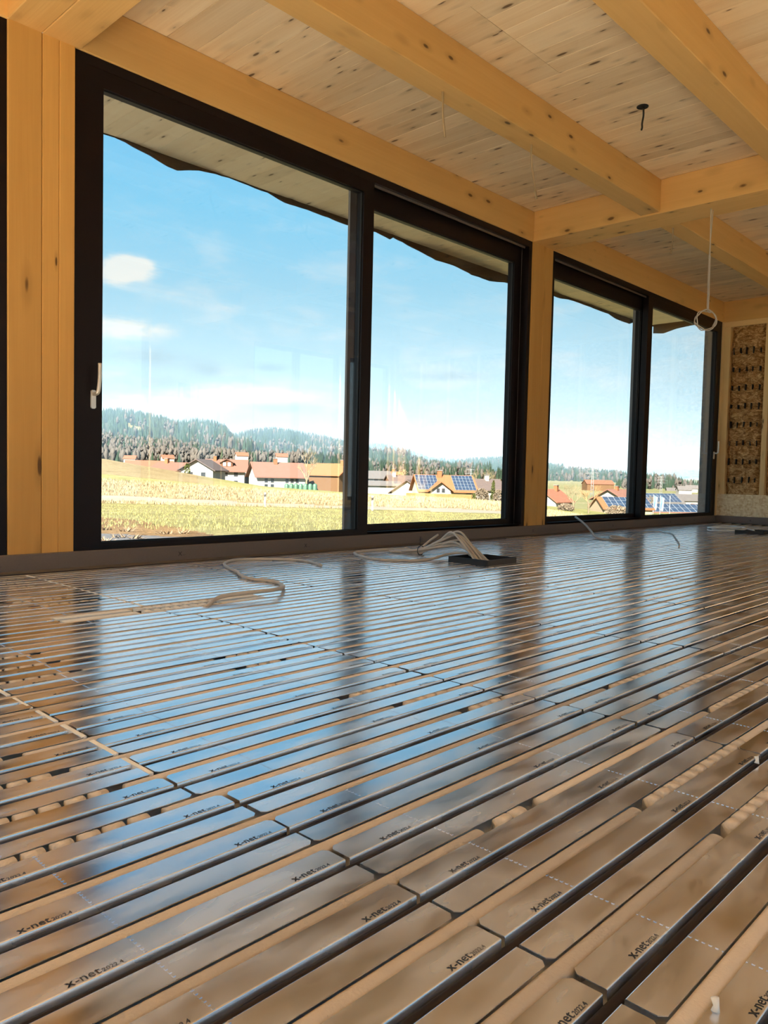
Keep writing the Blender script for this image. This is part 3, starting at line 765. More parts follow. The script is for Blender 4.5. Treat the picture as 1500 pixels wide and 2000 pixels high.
def ground(name, cols, sc, fine, bump=.6):
    m, t, b = material(name); P = pos(t)
    n1 = t.noise(P, sc, 5, .65); n2 = t.noise(P, fine, 4, .7); n3 = t.noise(t.map(P, (1, 1, 1)), sc*.12, 3)
    f = t.m('ADD', t.m('MULTIPLY', n1, .45), t.m('ADD', t.m('MULTIPLY', n2, .4), t.m('MULTIPLY', n3, .3)))
    r = t.new('ShaderNodeValToRGB'); t.link(f, r.inputs[0]); e = r.color_ramp.elements
    e[0].position = .42; e[0].color = c4(cols[0]); e[1].position = .74; e[1].color = c4(cols[2]); x_ = e.new(.58); x_.color = c4(cols[1])
    t.link(r.outputs[0], b.inputs['Base Color']); b.inputs['Roughness'].default_value = .95; b.inputs['Specular IOR Level'].default_value = .05
    bp = t.new('ShaderNodeBump'); bp.inputs['Strength'].default_value = bump; bp.inputs['Distance'].default_value = .15
    t.link(t.m('ADD', n1, n2), bp.inputs['Height']); t.link(bp.outputs[0], b.inputs['Normal'])
    return m
GM = {'weed_fabric': ground('weed_fabric', [(.060, .060, .066), (.075, .074, .080), (.10, .098, .10)], 2.5, 9, .3),
      'soil_bed': ground('soil', [(.055, .030, .016), (.135, .085, .042), (.22, .15, .075)], 3.5, 11),
      'lawn': ground('lawn', [(0.088, 0.084, 0.034), (0.144, 0.132, 0.06), (0.2, 0.176, 0.096)], 2.2, 9),
      'road': ground('asphalt', [(.14, .13, .11), (.16, .15, .125), (.185, .17, .14)], 3, 20, .1),
      'dry_bank': ground('dry_grass', [(0.088, 0.064, 0.036), (0.168, 0.132, 0.076), (0.232, 0.188, 0.12)], 1.3, 5.5),
      'dry_crest': ground('dry_crest', [(0.096, 0.068, 0.036), (0.16, 0.124, 0.068), (0.216, 0.172, 0.104)], 1.0, 4),
      'meadow': ground('meadow', [(0.096, 0.1, 0.032), (0.152, 0.144, 0.056), (0.208, 0.184, 0.096)], .5, 3),
      'far_field': ground('far_field', [(.09, .10, .045), (.13, .125, .065), (.18, .15, .10)], .02, .12, .2)}
zs_ = {k: MB() for k in GM}
ts = [-1.6, -1.2, -.9, -.7, -.55] + [-.45+.01*k for k in range(95)] + [.55, .7, .9, 1.2, 1.6]
ds = [4.75]
while ds[-1] < 2600: ds.append(ds[-1]*(1.018 if ds[-1] < 130 else 1.06))
P_ = [[gp(d, t_) for t_ in ts] for d in ds]
for i in range(len(ds)-1):
    for j in range(len(ts)-1):
        q = [P_[i][j], P_[i][j+1], P_[i+1][j+1], P_[i+1][j]]
        if min(v.y for v in q) < D+WT-.05 and min(v.x for v in q) < XR+.5: continue
        zs_[zone((ds[i]+ds[i+1])/2, (ts[j]+ts[j+1])/2)].add(q, [(0, 1, 2, 3)], True)
for k, mb_ in zs_.items():
    if mb_.v:
        me = mb_.mesh(k, [GM[k]], fix=False)
        bm = bmesh.new(); bm.from_mesh(me); bmesh.ops.remove_doubles(bm, verts=bm.verts, dist=.002); bmesh.ops.recalc_face_normals(bm, faces=bm.faces); bm.to_mesh(me); bm.free()
        link(k, me, kind='structure')
mb = MB(); mb.box(-90, 10.0, -90, 4.2, -1.2, -.75); mb.box(-90, XL-.3, 4.2, 60, -1.2, -.75); make('lawn', mb, GM['lawn'], kind='structure')
# tufts of dry grass on the bank beyond the road, and blades in the lawn
def tufts(name, n, drange, trange, h, w, mat, label):
    mb = MB()
    for _ in range(n):
        t_ = R.uniform(*trange); d = R.uniform(*drange); c = gp(d, t_)
        if zone(d, t_) not in ('dry_bank', 'lawn', 'dry_crest', 'soil_bed', 'meadow'): continue
        for b_ in range(3):
            a = R.uniform(0, 6.28); e = Vector((math.cos(a), math.sin(a), 0)); hh = h*R.uniform(.5, 1.2); o_ = Vector((R.uniform(-w, w), R.uniform(-w, w), -.02))
            mb.add([c+o_-e*w*.5, c+o_+e*w*.5, c+o_+Vector((R.uniform(-w, w), R.uniform(-w, w), hh))], [(0, 1, 2)])
    return make(name, mb, mat, kind='stuff', label=label, cat='grass')
M_blade = plain('blade_green', (.18, .17, .07), .9, var=.3, scale=1, spec=.1)
M_dry = plain('blade_dry', (.26, .20, .12), .9, var=.35, scale=1, spec=.1)
tufts('dry_grass', 11000, (55, 76), (-.5, .3), .26, .07, M_dry, 'tufts of dry yellow grass on the bank behind the road')
tufts('grass', 9000, (12, 52), (-.5, .3), .08, .022, M_blade, 'short green grass blades on the lawn before the road')
# young plants on the weed fabric
M_plant = plain('dead_plant', (.17, .12, .07), .9, var=.3, scale=6)
labs = ['withered clump on the weed fabric close to the left window frame', 'dark withered clump at the upper edge of the weed fabric', 'low straw clump in the middle of the weed fabric', 'small dry clump far right on the weed fabric',
        'pale dry clump near the lower window edge', 'dark clump at the bottom right of the fabric', 'dry clump in the lower left corner of the fabric']
for (u_, v_), lb in zip([(207, 1034), (248, 1037), (233, 1050), (323, 1042), (268, 1052), (358, 1041), (208, 1058)], labs):
    t_ = (u_-750)/F_PX; d = 9.4
    for _ in range(12):
        pp = far(u_, v_, d); g_ = gp(d, t_).z; d *= (1 + .35*((pp.z-g_)/max(.3, CAMH-g_)))
    c = gp(d, t_); mb = MB()
    for k in range(26):
        a = R.uniform(0, 6.28); r_ = R.uniform(.03, .16); p0 = Vector((R.uniform(-.07, .07), R.uniform(-.07, .07), -.01)); p1 = p0+Vector((r_*math.cos(a), r_*math.sin(a), R.uniform(.02, .09)))
        n_ = (p1-p0).cross(Vector((0, 0, 1))).normalized()*.014
        mb.add([p0-n_, p0+n_, p1], [(0, 1, 2)])
    make('dry_plant', mb, M_plant, label=lb, cat='plant', loc=c)
# roadside marker posts
M_white = plain('marker_white', (.30, .30, .29), .6)
for u_, v_, lb in ((517, 992, 'white roadside marker post with black band, seen through the left pane'), (727, 1000, 'white roadside marker post just right of the window mullion')):
    t_ = (u_-750)/F_PX; d = 55.5 if u_ < 600 else 53.0
    c = gp(d, t_); e = empty('marker_post', c, label=lb, cat='marker post')
    mb = MB(); mb.prism([(-.06, -.05), (.06, -.05), (.07, .0), (0, .06), (-.07, .0)], -.1, .72, lambda q, s: (q[0], q[1], s)); mb.prism([(-.06, -.05), (.06, -.05), (.07, .0), (0, .06), (-.07, .0)], .90, 1.03, lambda q, s: (q[0], q[1], s)); make('post', mb, M_white, e)
    mb = MB(); mb.prism([(-.062, -.052), (.062, -.052), (.072, .0), (0, .062), (-.072, .0)], .72, .90, lambda q, s: (q[0], q[1], s+q[0]*.5)); make('band', mb, M_black, e)
    e.rotation_euler.z = -YAW

# ------------------------------------------------------------------ houses
WALLC = {'white': plain('render_white', (.24, .235, .225), .85, spec=.1), 'grey': plain('render_grey', (.13, .125, .12), .85, spec=.1), 'cream': plain('render_cream', (.22, .18, .13), .85, spec=.1), 'timber': plain('house_timber', (.095, .055, .03), .85, spec=.1), 'blue': plain('render_blue', (.17, .19, .21), .85, spec=.1), 'brown': plain('house_brown', (.075, .035, .022), .85, spec=.1)}
ROOFC = {'red': plain('tiles_red', (0.158, 0.064, 0.042), .8, spec=.1, var=.15, scale=3), 'brownred': plain('tiles_brown', (0.124, 0.064, 0.05), .8, spec=.1, var=.15, scale=3), 'orange': plain('tiles_orange', (0.188, 0.072, 0.035), .8, spec=.1, var=.15, scale=3), 'dark': plain('tiles_dark', (.07, .055, .052), .8, spec=.1, var=.15, scale=3), 'grey': plain('tiles_grey', (.085, .08, .08), .8, spec=.1, var=.15, scale=3)}
M_win = plain('house_glass', (.02, .024, .03), .15); M_winf = plain('house_frames', (.2, .2, .2), .7)
M_solar = plain('solar_cells', (.018, .03, .055), .18, var=.2); M_sframe = plain('solar_frame', (.16, .17, .18), .5)
def house(u_, v_, d, label, yaw, L, Wd, wh, rh, wall='white', roof='red', oh=.5, chim=None, wins=(), gwins=(), balcony=False, solar=(), dormer=None, flat=False, gcol=None, cat='house', name='house', group=None):
    """ridge top at the pixel's ray at distance d; L along the ridge (local x), Wd across, local -y turned to the viewer"""
    c = far(u_, v_, d); t_ = (u_-750)/F_PX
    base = c.z-wh-rh; gz = CAMH-drop(d, t_)
    e = empty(name, (c.x, c.y, base), label=label, cat=cat); e.rotation_euler.z = -YAW+yaw
    dn = min(-.3, gz-base-.5); h = Wd/2; l = L/2; k = rh/h
    if group: e['group'] = group
    mb = MB()
    if flat: mb.box(-l, l, -h, h, dn, wh+rh)
    else: mb.prism([(-h, dn), (h, dn), (h, wh), (0, wh+rh), (-h, wh)], -l, l, lambda q, s: (s, q[0], q[1]))
    make('wall', mb, WALLC[wall], e)
    if gcol:
        mb = MB()
        for s in (-1, 1): mb.prism([(-h*.98, wh), (h*.98, wh), (0, wh+rh*.99)], s*l, s*(l+.06), lambda q, x_: (x_, q[0], q[1]))
        make('gable_cladding', mb, WALLC[gcol], e)
    if flat:
        mb = MB(); mb.box(-l-.2, l+.2, -h-.2, h+.2, wh+rh, wh+rh+.25); make('roof', mb, ROOFC[roof], e)
    else:
        mb = MB(); th = .22
        for s in (-1, 1):
            pr = [(0, wh+rh+.02), (s*(h+oh), wh-k*oh+.02), (s*(h+oh), wh-k*oh+.02+th), (0, wh+rh+.02+th)]
            mb.prism(pr, -l-oh, l+oh, lambda q, x_: (x_, q[0], q[1]))
        make('roof', mb, ROOFC[roof], e)
    if chim is not None:
        mb = MB(); mb.box(chim-.4, chim+.4, -.9, -.1, wh+rh-1.2, wh+rh+1.0); make('chimney', mb, ROOFC['orange'] if roof != 'dark' else WALLC['white'], e)
        mb = MB(); mb.box(chim-.5, chim+.5, -1.0, 0, wh+rh+1.0, wh+rh+1.15); make('chimney_cap', mb, WALLC['grey'], e)
    for (x_, z_, w_, h_) in wins:
        mb = MB(); mb.box(x_-w_/2-.1, x_+w_/2+.1, -h-.05, -h+.02, z_-.1, z_+h_+.1); f_ = make('window', mb, M_winf, e)
        mb = MB(); mb.box(x_-w_/2, x_+w_/2, -h-.08, -h-.04, z_, z_+h_); make('window_pane', mb, M_win, f_)
    for (s, y_, z_, w_, h_) in gwins:
        mb = MB(); xs = s*l; mb.box(xs-.05, xs+.05, y_-w_/2-.1, y_+w_/2+.1, z_-.1, z_+h_+.1); f_ = make('window', mb, M_winf, e)
        mb = MB(); mb.box(xs-.08, xs+.08, y_-w_/2, y_+w_/2, z_, z_+h_); make('window_pane', mb, M_win, f_)
    if balcony:
        s = balcony; mb = MB(); xs = s*l
        mb.box(min(xs, xs+s*1.3), max(xs, xs+s*1.3), -h*.7, h*.7, wh*.5-.15, wh*.5); b_ = make('balcony', mb, WALLC['timber'], e)
        mb = MB(); mb.box(min(xs+s*1.25, xs+s*1.32), max(xs+s*1.25, xs+s*1.32), -h*.7, h*.7, wh*.5, wh*.5+.9); make('balustrade', mb, WALLC['timber'], b_)
    if dormer is not None:
        mb = MB(); mb.prism([(dormer-1.5, 0), (dormer+1.5, 0), (dormer+1.5, 1.2), (dormer, 2.0), (dormer-1.5, 1.2)], -h*.75, 0, lambda q, s: (q[0], s, wh+rh*.30+q[1])); dm = make('dormer', mb, WALLC['brown'], e)
        mb = MB()
        for s in (-1, 1): mb.prism([(dormer, 2.05), (dormer+s*1.9, 1.05), (dormer+s*1.9, 1.2), (dormer, 2.22)], -h*.75-.4, 0, lambda q, y_: (q[0], y_, wh+rh*.30+q[1]))
        make('dormer_roof', mb, ROOFC[roof], dm)
        for s in (-1, 1):
            mb = MB(); mb.box(dormer+s*.6-.4, dormer+s*.6+.4, -h*.75-.06, -h*.75, wh+rh*.30+.25, wh+rh*.30+1.25); make('dormer_window', mb, M_winf, dm)
    if solar:
        pm = MB(); pw, ph = 1.0, 1.55
        for (x0, x1, n, m_) in solar:
            sl = math.hypot(h+oh, rh+k*oh); dirv = Vector((0, -h-oh, -rh-k*oh)).normalized(); nor = Vector((0, -dirv.z, dirv.y)) if False else Vector((0, dirv.z, -dirv.y))
            if nor.z < 0: nor = -nor
            pw = (x1-x0)/n; ph = (sl*.88)/m_
            q = MB(); q.box(-pw*.5, pw*.5, -ph*.5, ph*.5, 0, .05); fme = q.mesh('solar_panel', [M_sframe])
            q = MB(); q.box(-pw*.46, pw*.46, -ph*.47, ph*.47, .05, .06); cme = q.mesh('cells', [M_solar])
            ang = math.atan2(rh, h)
            for a in range(n):
                for b_ in range(m_):
                    cpt = Vector((x0+pw*(a+.5), 0, wh+rh+.25)) + dirv*(sl*.05+ph*(b_+.5)) + nor*.04
                    o = link('solar_panel', fme, e, loc=cpt); o.rotation_euler.x = ang
                    link('cells', cme, o)
    return e
W2 = lambda zs, xs, w_=1.0, h_=1.2: [(x_, z_, w_, h_) for z_ in zs for x_ in xs]
house(292, 901, 215, 'long low house with red roof just above the left meadow crest', .35, 12, 8, 2.4, 2.2, 'white', 'red')
house(345, 905, 178, 'grey-walled house with flat red-edged roof and red chimney, left of the brown bush', -.3, 9, 8, 2.6, 1.6, 'grey', 'brownred', chim=-2.2, wins=W2([1], [-1, 2]))
house(398, 899, 168, 'white gabled house with dark timber eaves, gable facing the viewer', math.pi/2-.12, 8, 7.0, 2.6, 2.0, 'white', 'dark', oh=.7, gwins=[(-1, -1.4, .8, 1, 1.2), (-1, 1.4, .8, 1, 1.2)])
house(443, 899, 205, 'house with brown balcony and a dark dormer with two windows', .15, 9.5, 9, 4.2, 2.6, 'white', 'brownred', oh=.9, dormer=.2, wins=W2([.3, 2.6], [-2.6, 0, 2.6]), chim=-3)
house(480, 912, 215, 'white flat-roofed cube house left of the big red-roofed house', .2, 6.5, 7, 3.4, 1.2, 'white', 'dark', flat=True, wins=W2([.8, 2.6], [-1.6, 1.6]))
house(541, 905, 180, 'big white house with broad brown-red roof and brick chimney', .38, 11.0, 9.5, 3.2, 2.9, 'white', 'brownred', oh=.8, chim=-.5, wins=W2([.4, 1.7], [-3.6, -2.2, 1.2, 2.4, 3.6], .7, .9), gwins=[(1, -1.2, 3.2, 1, 1.1), (1, 1.2, 3.2, 1, 1.1), (1, -2, .6, 1, 1.2)], balcony=1)
house(612, 908, 205, 'white house with orange roof partly behind the bare tree', -.5, 8, 8, 3.2, 2.4, 'white', 'orange', balcony=-1)
house(652, 907, 190, 'timber-clad house with orange roof and balconies next to the window mullion', -.55, 9.5, 9, 3.6, 2.6, 'timber', 'orange', chim=3, balcony=-1, gwins=[(-1, 0, 2.9, 2.5, 1.4), (-1, 0, .3, 2.5, 1.4)])
house(728, 921, 215, 'pale blue two-storey house with grey roof at the left of the right pane', .25, 9, 8, 3.4, 1.8, 'blue', 'grey', wins=W2([.5, 2.2], [-2.5, 0, 2.5]))
house(745, 941, 182, 'low pale garage with dark flat-pitched roof below the pale blue house', .2, 8, 6, 1.6, .8, 'white', 'grey')
house(752, 922, 240, 'house with wide orange roof behind the pale blue house', .1, 10, 9, 3.2, 2.4, 'cream', 'orange', chim=2.5)
house(790, 930, 200, 'dark grey roofed house with brown gable left of the solar roof house', .3, 9, 9, 3.0, 2.6, 'cream', 'dark', gcol='brown', chim=-3)
house(806, 939, 165, 'small white gable with dark roof edge beside the solar roof house', math.pi/2-.35, 7, 7, 2.2, 2.4, 'white', 'dark', oh=.6)
sh = house(866, 930, 150, 'white house with orange roof carrying two arrays of solar panels', .14, 10.6, 8.6, 2.2, 2.7, 'white', 'orange', oh=.6, solar=[(-5.7, -1.6, 6, 5), (1.4, 5.5, 6, 5)], chim=-.9, wins=W2([.5], [-4, 4]), gwins=[(1, -1.5, 2.2, .9, 1.1), (1, 1.5, 2.2, .9, 1.1)])
mb = MB(); mb.prism([(-1.9, -.5), (1.9, -.5), (1.9, 2.3), (0, 3.7), (-1.9, 2.3)], -5.3, 0, lambda q, s: (q[0]-1.6, s, q[1])); cg = make('cross_gable', mb, WALLC['white'], sh)
mb = MB()
for s_ in (-1, 1): mb.prism([(0, 3.75), (s_*2.4, 1.98), (s_*2.4, 2.18), (0, 3.97)], -5.9, 0, lambda q, y_: (q[0]-1.6, y_, q[1]))
make('cross_gable_roof', mb, ROOFC['orange'], cg)
for s_ in (-.5, .5):
    mb = MB(); mb.box(-1.6+s_-.28, -1.6+s_+.28, -5.36, -5.30, 1.7, 2.6); make('cross_gable_window', mb, M_win, cg)
mb = MB(); mb.box(-3.4, .2, -6.2, -5.3, .9, 1.0); mb.box(-3.4, .2, -6.25, -6.15, 1.0, 1.8); make('cross_gable_balcony', mb, WALLC['white'], cg)
house(937, 937, 175, 'house with dark roof and white chimneys right of the solar roof house', .35, 9, 8, 2.4, 2.2, 'white', 'dark', chim=1.5)
house(1074, 957, 170, 'white house with steep red roof beside the post, far window', .9, 8, 7, 2.2, 2.4, 'white', 'red', chim=2)
house(1208, 957, 210, 'white gabled house with brown roof in the left pane of the far window', math.pi/2-.75, 11, 9, 2.2, 2.4, 'white', 'brownred', oh=.9, chim=-2)
house(1213, 973, 150, 'long low shed with solar panels and an orange gable edge', .12, 9.5, 7, 1.4, 1.9, 'cream', 'orange', oh=.4, solar=[(-4, 5, 8, 3)])
house(1283, 965, 230, 'building with bright blue solar roof behind the flags', .2, 12, 9, 2.6, 2.4, 'white', 'grey', solar=[(-5.5, 5.5, 9, 4)])
house(1305, 986, 172, 'long building with dark solar roof below the flags', .12, 17, 7, 1.8, 1.6, 'white', 'brownred', solar=[(-6, 7.5, 10, 2)])
house(1356, 986, 180, 'small gabled dormer house with red roofs at the right window jamb', math.pi/2-.1, 4, 4, 1.6, 1.9, 'white', 'red')
house(1325, 966, 300, 'long white hall behind the flags in the far right pane', .1, 24, 10, 2.5, 2.2, 'white', 'grey')
house(1168, 938, 620, 'large red building on the distant field slope', .1, 22, 12, 5, 3, 'timber', 'red')
for u_, v_, lb in ((550, 886, 'small distant white house with red roof on the wooded slope'), (472, 884, 'small distant white farmhouse on the slope clearing'), (255, 890, 'distant white house with orange roof left of the farm roofs'), (327, 889, 'distant pale house with red roof above the grey-walled house'), (1336, 950, 'distant white hall left of its neighbours near the right jamb'), (1351, 948, 'distant white house nearest the right window jamb'), (1312, 953, 'distant small white house in the far right pane')):
    house(u_, v_, {1336: 560, 1351: 640, 1312: 700}.get(u_, 620), lb, R.uniform(-.5, .5), 9, 8, 4.5, 2.5, 'white', 'red' if u_ < 1000 else 'grey')
# recycling containers
M_cont = plain('container_green', (.03, .085, .05), .5)
ord_ = ['leftmost', 'second from left', 'third from left', 'middle', 'third from right', 'second from right', 'rightmost']
for k in range(7):
    u_ = 560+k*9.2; d = 122; t_ = (u_-750)/F_PX; c = far(u_, 944.5, d); mb = MB(); n = 10
    prof = [(.34, 0), (.36, .45), (.30, .65), (.16, .78), (.0, .8)]; c.z -= .8
    vs = [(r_*math.cos(2*math.pi*j/n), r_*math.sin(2*math.pi*j/n), z_) for r_, z_ in prof for j in range(n)]
    mb.add([(v[0], v[1], v[2]-(.6 if v[2] == 0 else 0)) for v in vs], [(i*n+j, i*n+(j+1) % n, (i+1)*n+(j+1) % n, (i+1)*n+j) for i in range(4) for j in range(n)], True)
    make('recycling_container', mb, M_cont, label='small green recycling container, '+ord_[k]+' of the seven at the field edge', cat='container', group='recycling containers', loc=c)

# ------------------------------------------------------------------ trees, hedges, bushes
M_twig = plain('twigs', (.20, .16, .10), .9, var=.2, scale=1, spec=.1); M_bark = plain('bark', (.14, .11, .075), .9, var=.2, spec=.1)
M_hedge = plain('hedge_brown', (.20, .11, .045), .95, var=.25, scale=2, bump=.6, bscale=3, spec=.1); M_bush = plain('bush', (.12, .095, .07), .95, var=.4, scale=2, spec=.1); M_ever = plain('evergreen', (.05, .06, .018), .95, var=.3, scale=2, spec=.1)
def bare_tree(u_, vbase, d, h, label, spread=.6, seed=1, name='bare_tree', mat=None):
    rr = random.Random(seed); t_ = (u_-750)/F_PX; c = gp(d, t_); c.z = min(far(u_, vbase, d).z, c.z+1.5) if vbase else c.z
    e = empty(name, c, label=label, cat='tree')
    tr_ = MB(); tw = MB()
    def grow(p, dirv, ln, r_, lev):
        q = p+dirv*ln
        (tr_ if lev < 2 else tw).tube([p, (p+q)/2+Vector((rr.uniform(-1, 1), rr.uniform(-1, 1), 0))*ln*.05, q], r_, 5 if lev < 2 else 3, radii=[r_, r_*.85, r_*.65], cap=False)
        if lev >= 5: return
        for _ in range(3 if lev < 4 else 4):
            dv = (dirv+Vector((rr.uniform(-1, 1), rr.uniform(-1, 1), rr.uniform(-.25, .6)))*spread).normalized()
            grow(p+dirv*ln*rr.uniform(.55, 1), dv, ln*rr.uniform(.55, .8), r_*.55, lev+1)
    grow(Vector((0, 0, -.8)), Vector((0, 0, 1)), h*.34+.8, h*.034, 0)
    make('trunk', tr_, M_bark, e); make('twigs', tw, mat or M_twig, e)
bare_tree(598, None, 150, 8.0, 'tall pale bare tree between the white house and the orange roof', .62, 3)
bare_tree(1150, None, 120, 4.6, 'wide tan bare tree in the left pane of the far window', .85, 5, mat=plain('twigs_tan', (.25, .16, .08), .9, var=.2, spec=.1))
bare_tree(1120, None, 140, 4.5, 'thin bare tree beside the hedge in the far window', .7, 9)
bare_tree(1265, None, 166, 4.6, 'brown bare tree at the left of the far right pane', .8, 11)
bare_tree(780, None, 230, 8, 'rounded bare tree behind the dark grey roof', .75, 13)
bare_tree(945, None, 230, 9, 'tan bare tree behind the dark roof at the right of the second pane', .8, 15)
bare_tree(975, None, 200, 7, 'bare tree at the right edge of the second pane', .75, 17)
def bush(u_, vtop, d, w, h, mat, label, name='bush', n=1500, pointy=False):
    c = far(u_, vtop, d); t_ = (u_-750)/F_PX; g_ = gp(d, t_).z; base = min(g_, c.z-h)
    hh = c.z-base; mb = MB()
    for _ in range(n):
        z_ = R.random(); r_ = (1-z_)*.9+.1 if pointy else math.sqrt(max(0, 1-(z_*1.1-.35)**2/.6))
        a = R.uniform(0, 6.28); q = Vector((math.cos(a)*w/2*r_*R.uniform(.5, 1), math.sin(a)*w/2*r_*R.uniform(.5, 1), z_*hh))
        s = .16*R.uniform(.6, 1.4)
        mb.add([q+Vector((R.uniform(-s, s), R.uniform(-s, s), R.uniform(-s, s))) for _ in range(3)], [(0, 1, 2)])
    make(name, mb, mat, label=label, cat='bush', loc=(c.x, c.y, base))
bush(366, 905, 152, 1.4, 3, M_ever, 'upright brown evergreen between the grey-walled house and the white gable', 'conifer_bush', 700)
bush(964, 939, 120, 1.1, 2.8, M_ever, 'tall narrow evergreen at the right of the second pane', 'conifer_bush', 700, True)
bush(950, 964, 126, .8, 1.6, M_ever, 'short dark evergreen left of the tall narrow one', 'conifer_bush', 500, True)
bush(926, 965, 112, .5, 1.0, M_ever, 'small dark evergreen at the end of the brown hedge', 'conifer_bush', 300, True)
bush(940, 955, 114, 2.6, 2.2, M_bush, 'grey brown leafless bush right of the brown hedge', n=1800)
bush(974, 958, 118, 1.8, 2.0, M_bush, 'leafless bush beside the right window jamb of the second pane', n=1200)
bush(1105, 984, 118, 2.6, 1.0, M_bush, 'low dark hedge at the field edge in the far window', 'hedge', 1500)
bush(1205, 988, 140, 4.5, 1.4, M_bush, 'brown bushes below the solar shed in the far window', n=1800)
# long brown hedge in front of the solar roof house
a_, b_ = far(797, 962.5, 132), far(925, 966.5, 122); mb = MB(); n = 60; vs = []
ax = (b_-a_); nx = Vector((-ax.y, ax.x, 0)).normalized()
for k in range(n+1):
    p = a_+ax*(k/n); j = .06*noise.noise(p*1.7)
    for (o_, z_) in ((-.5, -1.6), (-.5, -.1+j), (-.35, j), (.35, j), (.5, -1.6)): vs.append(p+nx*(o_+.08*noise.noise(p*2+Vector((o_*9, z_, 0))))+Vector((0, 0, z_)))
mb.add(vs, [(k*5+i, k*5+i+1, k*5+i+6, k*5+i+5) for k in range(n) for i in range(4)] + [(0, 1, 2, 3, 4), tuple(n*5+i for i in (4, 3, 2, 1, 0))])
make('hedge', mb, M_hedge, label='long clipped orange-brown beech hedge below the solar roof house', cat='hedge')
# power pylons and flags
M_steel = plain('pylon_steel', (.13, .135, .14), .6)
for u_, v_, d, h_, lb in ((920, 915, 520, 22, 'lattice power pylon right of the solar roof house'), (1158, 915, 420, 17, 'thin power mast in the left pane of the far window'), (1292, 930, 500, 16, 'thin power mast in the far right pane')):
    c = far(u_, v_, d); e = empty('power_pylon', (c.x, c.y, c.z-h_), label=lb, cat='pylon'); e.rotation_euler.z = -YAW; mb = MB()
    for sx in (-1, 1): mb.tube([(sx*1.0, 0, -6), (sx*.35, 0, h_)], .16, 4)
    for k in range(8): z_ = k*h_/8; w0 = 1.0-.65*k/8; mb.tube([(-w0, 0, z_), (w0*.92, 0, z_+h_/8)], .08, 3); mb.tube([(w0, 0, z_), (-w0*.92, 0, z_+h_/8)], .08, 3)
    make('mast', mb, M_steel, e)
    for z_, w_ in ((.95, 3.0), (.83, 4.2), (.71, 3.4)):
        mb = MB(); mb.tube([(-w_, 0, h_*z_), (0, 0, h_*z_+.5), (w_, 0, h_*z_)], .14, 4); make('crossarm', mb, M_steel, e)
M_flagb = plain('flag_blue', (.06, .13, .24), .8); M_flagw = plain('flag_white', (.25, .26, .27), .8)
for u_, top, lb in ((1277, 966, 'left blue and white flag on a pole in the far right pane'), (1290, 968, 'right blue and white flag on a pole in the far right pane'), (1309, 968, 'bare white flagpole right of the two flags')):
    d = 150; c = far(u_, top, d); e = empty('flagpole', (c.x, c.y, c.z-5), label=lb, cat='flag'); e.rotation_euler.z = -YAW; mb = MB(); mb.tube([(0, 0, -2), (0, 0, 5)], .045, 5); make('pole', mb, M_white, e)
    if u_ < 1300:
        for nm, mt, x0, x1 in (('flag_cloth', M_flagb, .03, .45), ('flag_stripe', M_flagw, .45, .85)):
            mb = MB(); vs = []
            for i in range(7):
                for j in range(5):
                    xx = x0+(x1-x0)*j/4; zz = 4.9-i*.42; vs.append((xx*(1-i*.06), .10*math.sin(xx*7+i), zz-xx*.5))
            mb.add(vs, [(i*5+j, i*5+j+1, i*5+j+6, i*5+j+5) for i in range(6) for j in range(4)], True); make(nm, mb, mt, e)

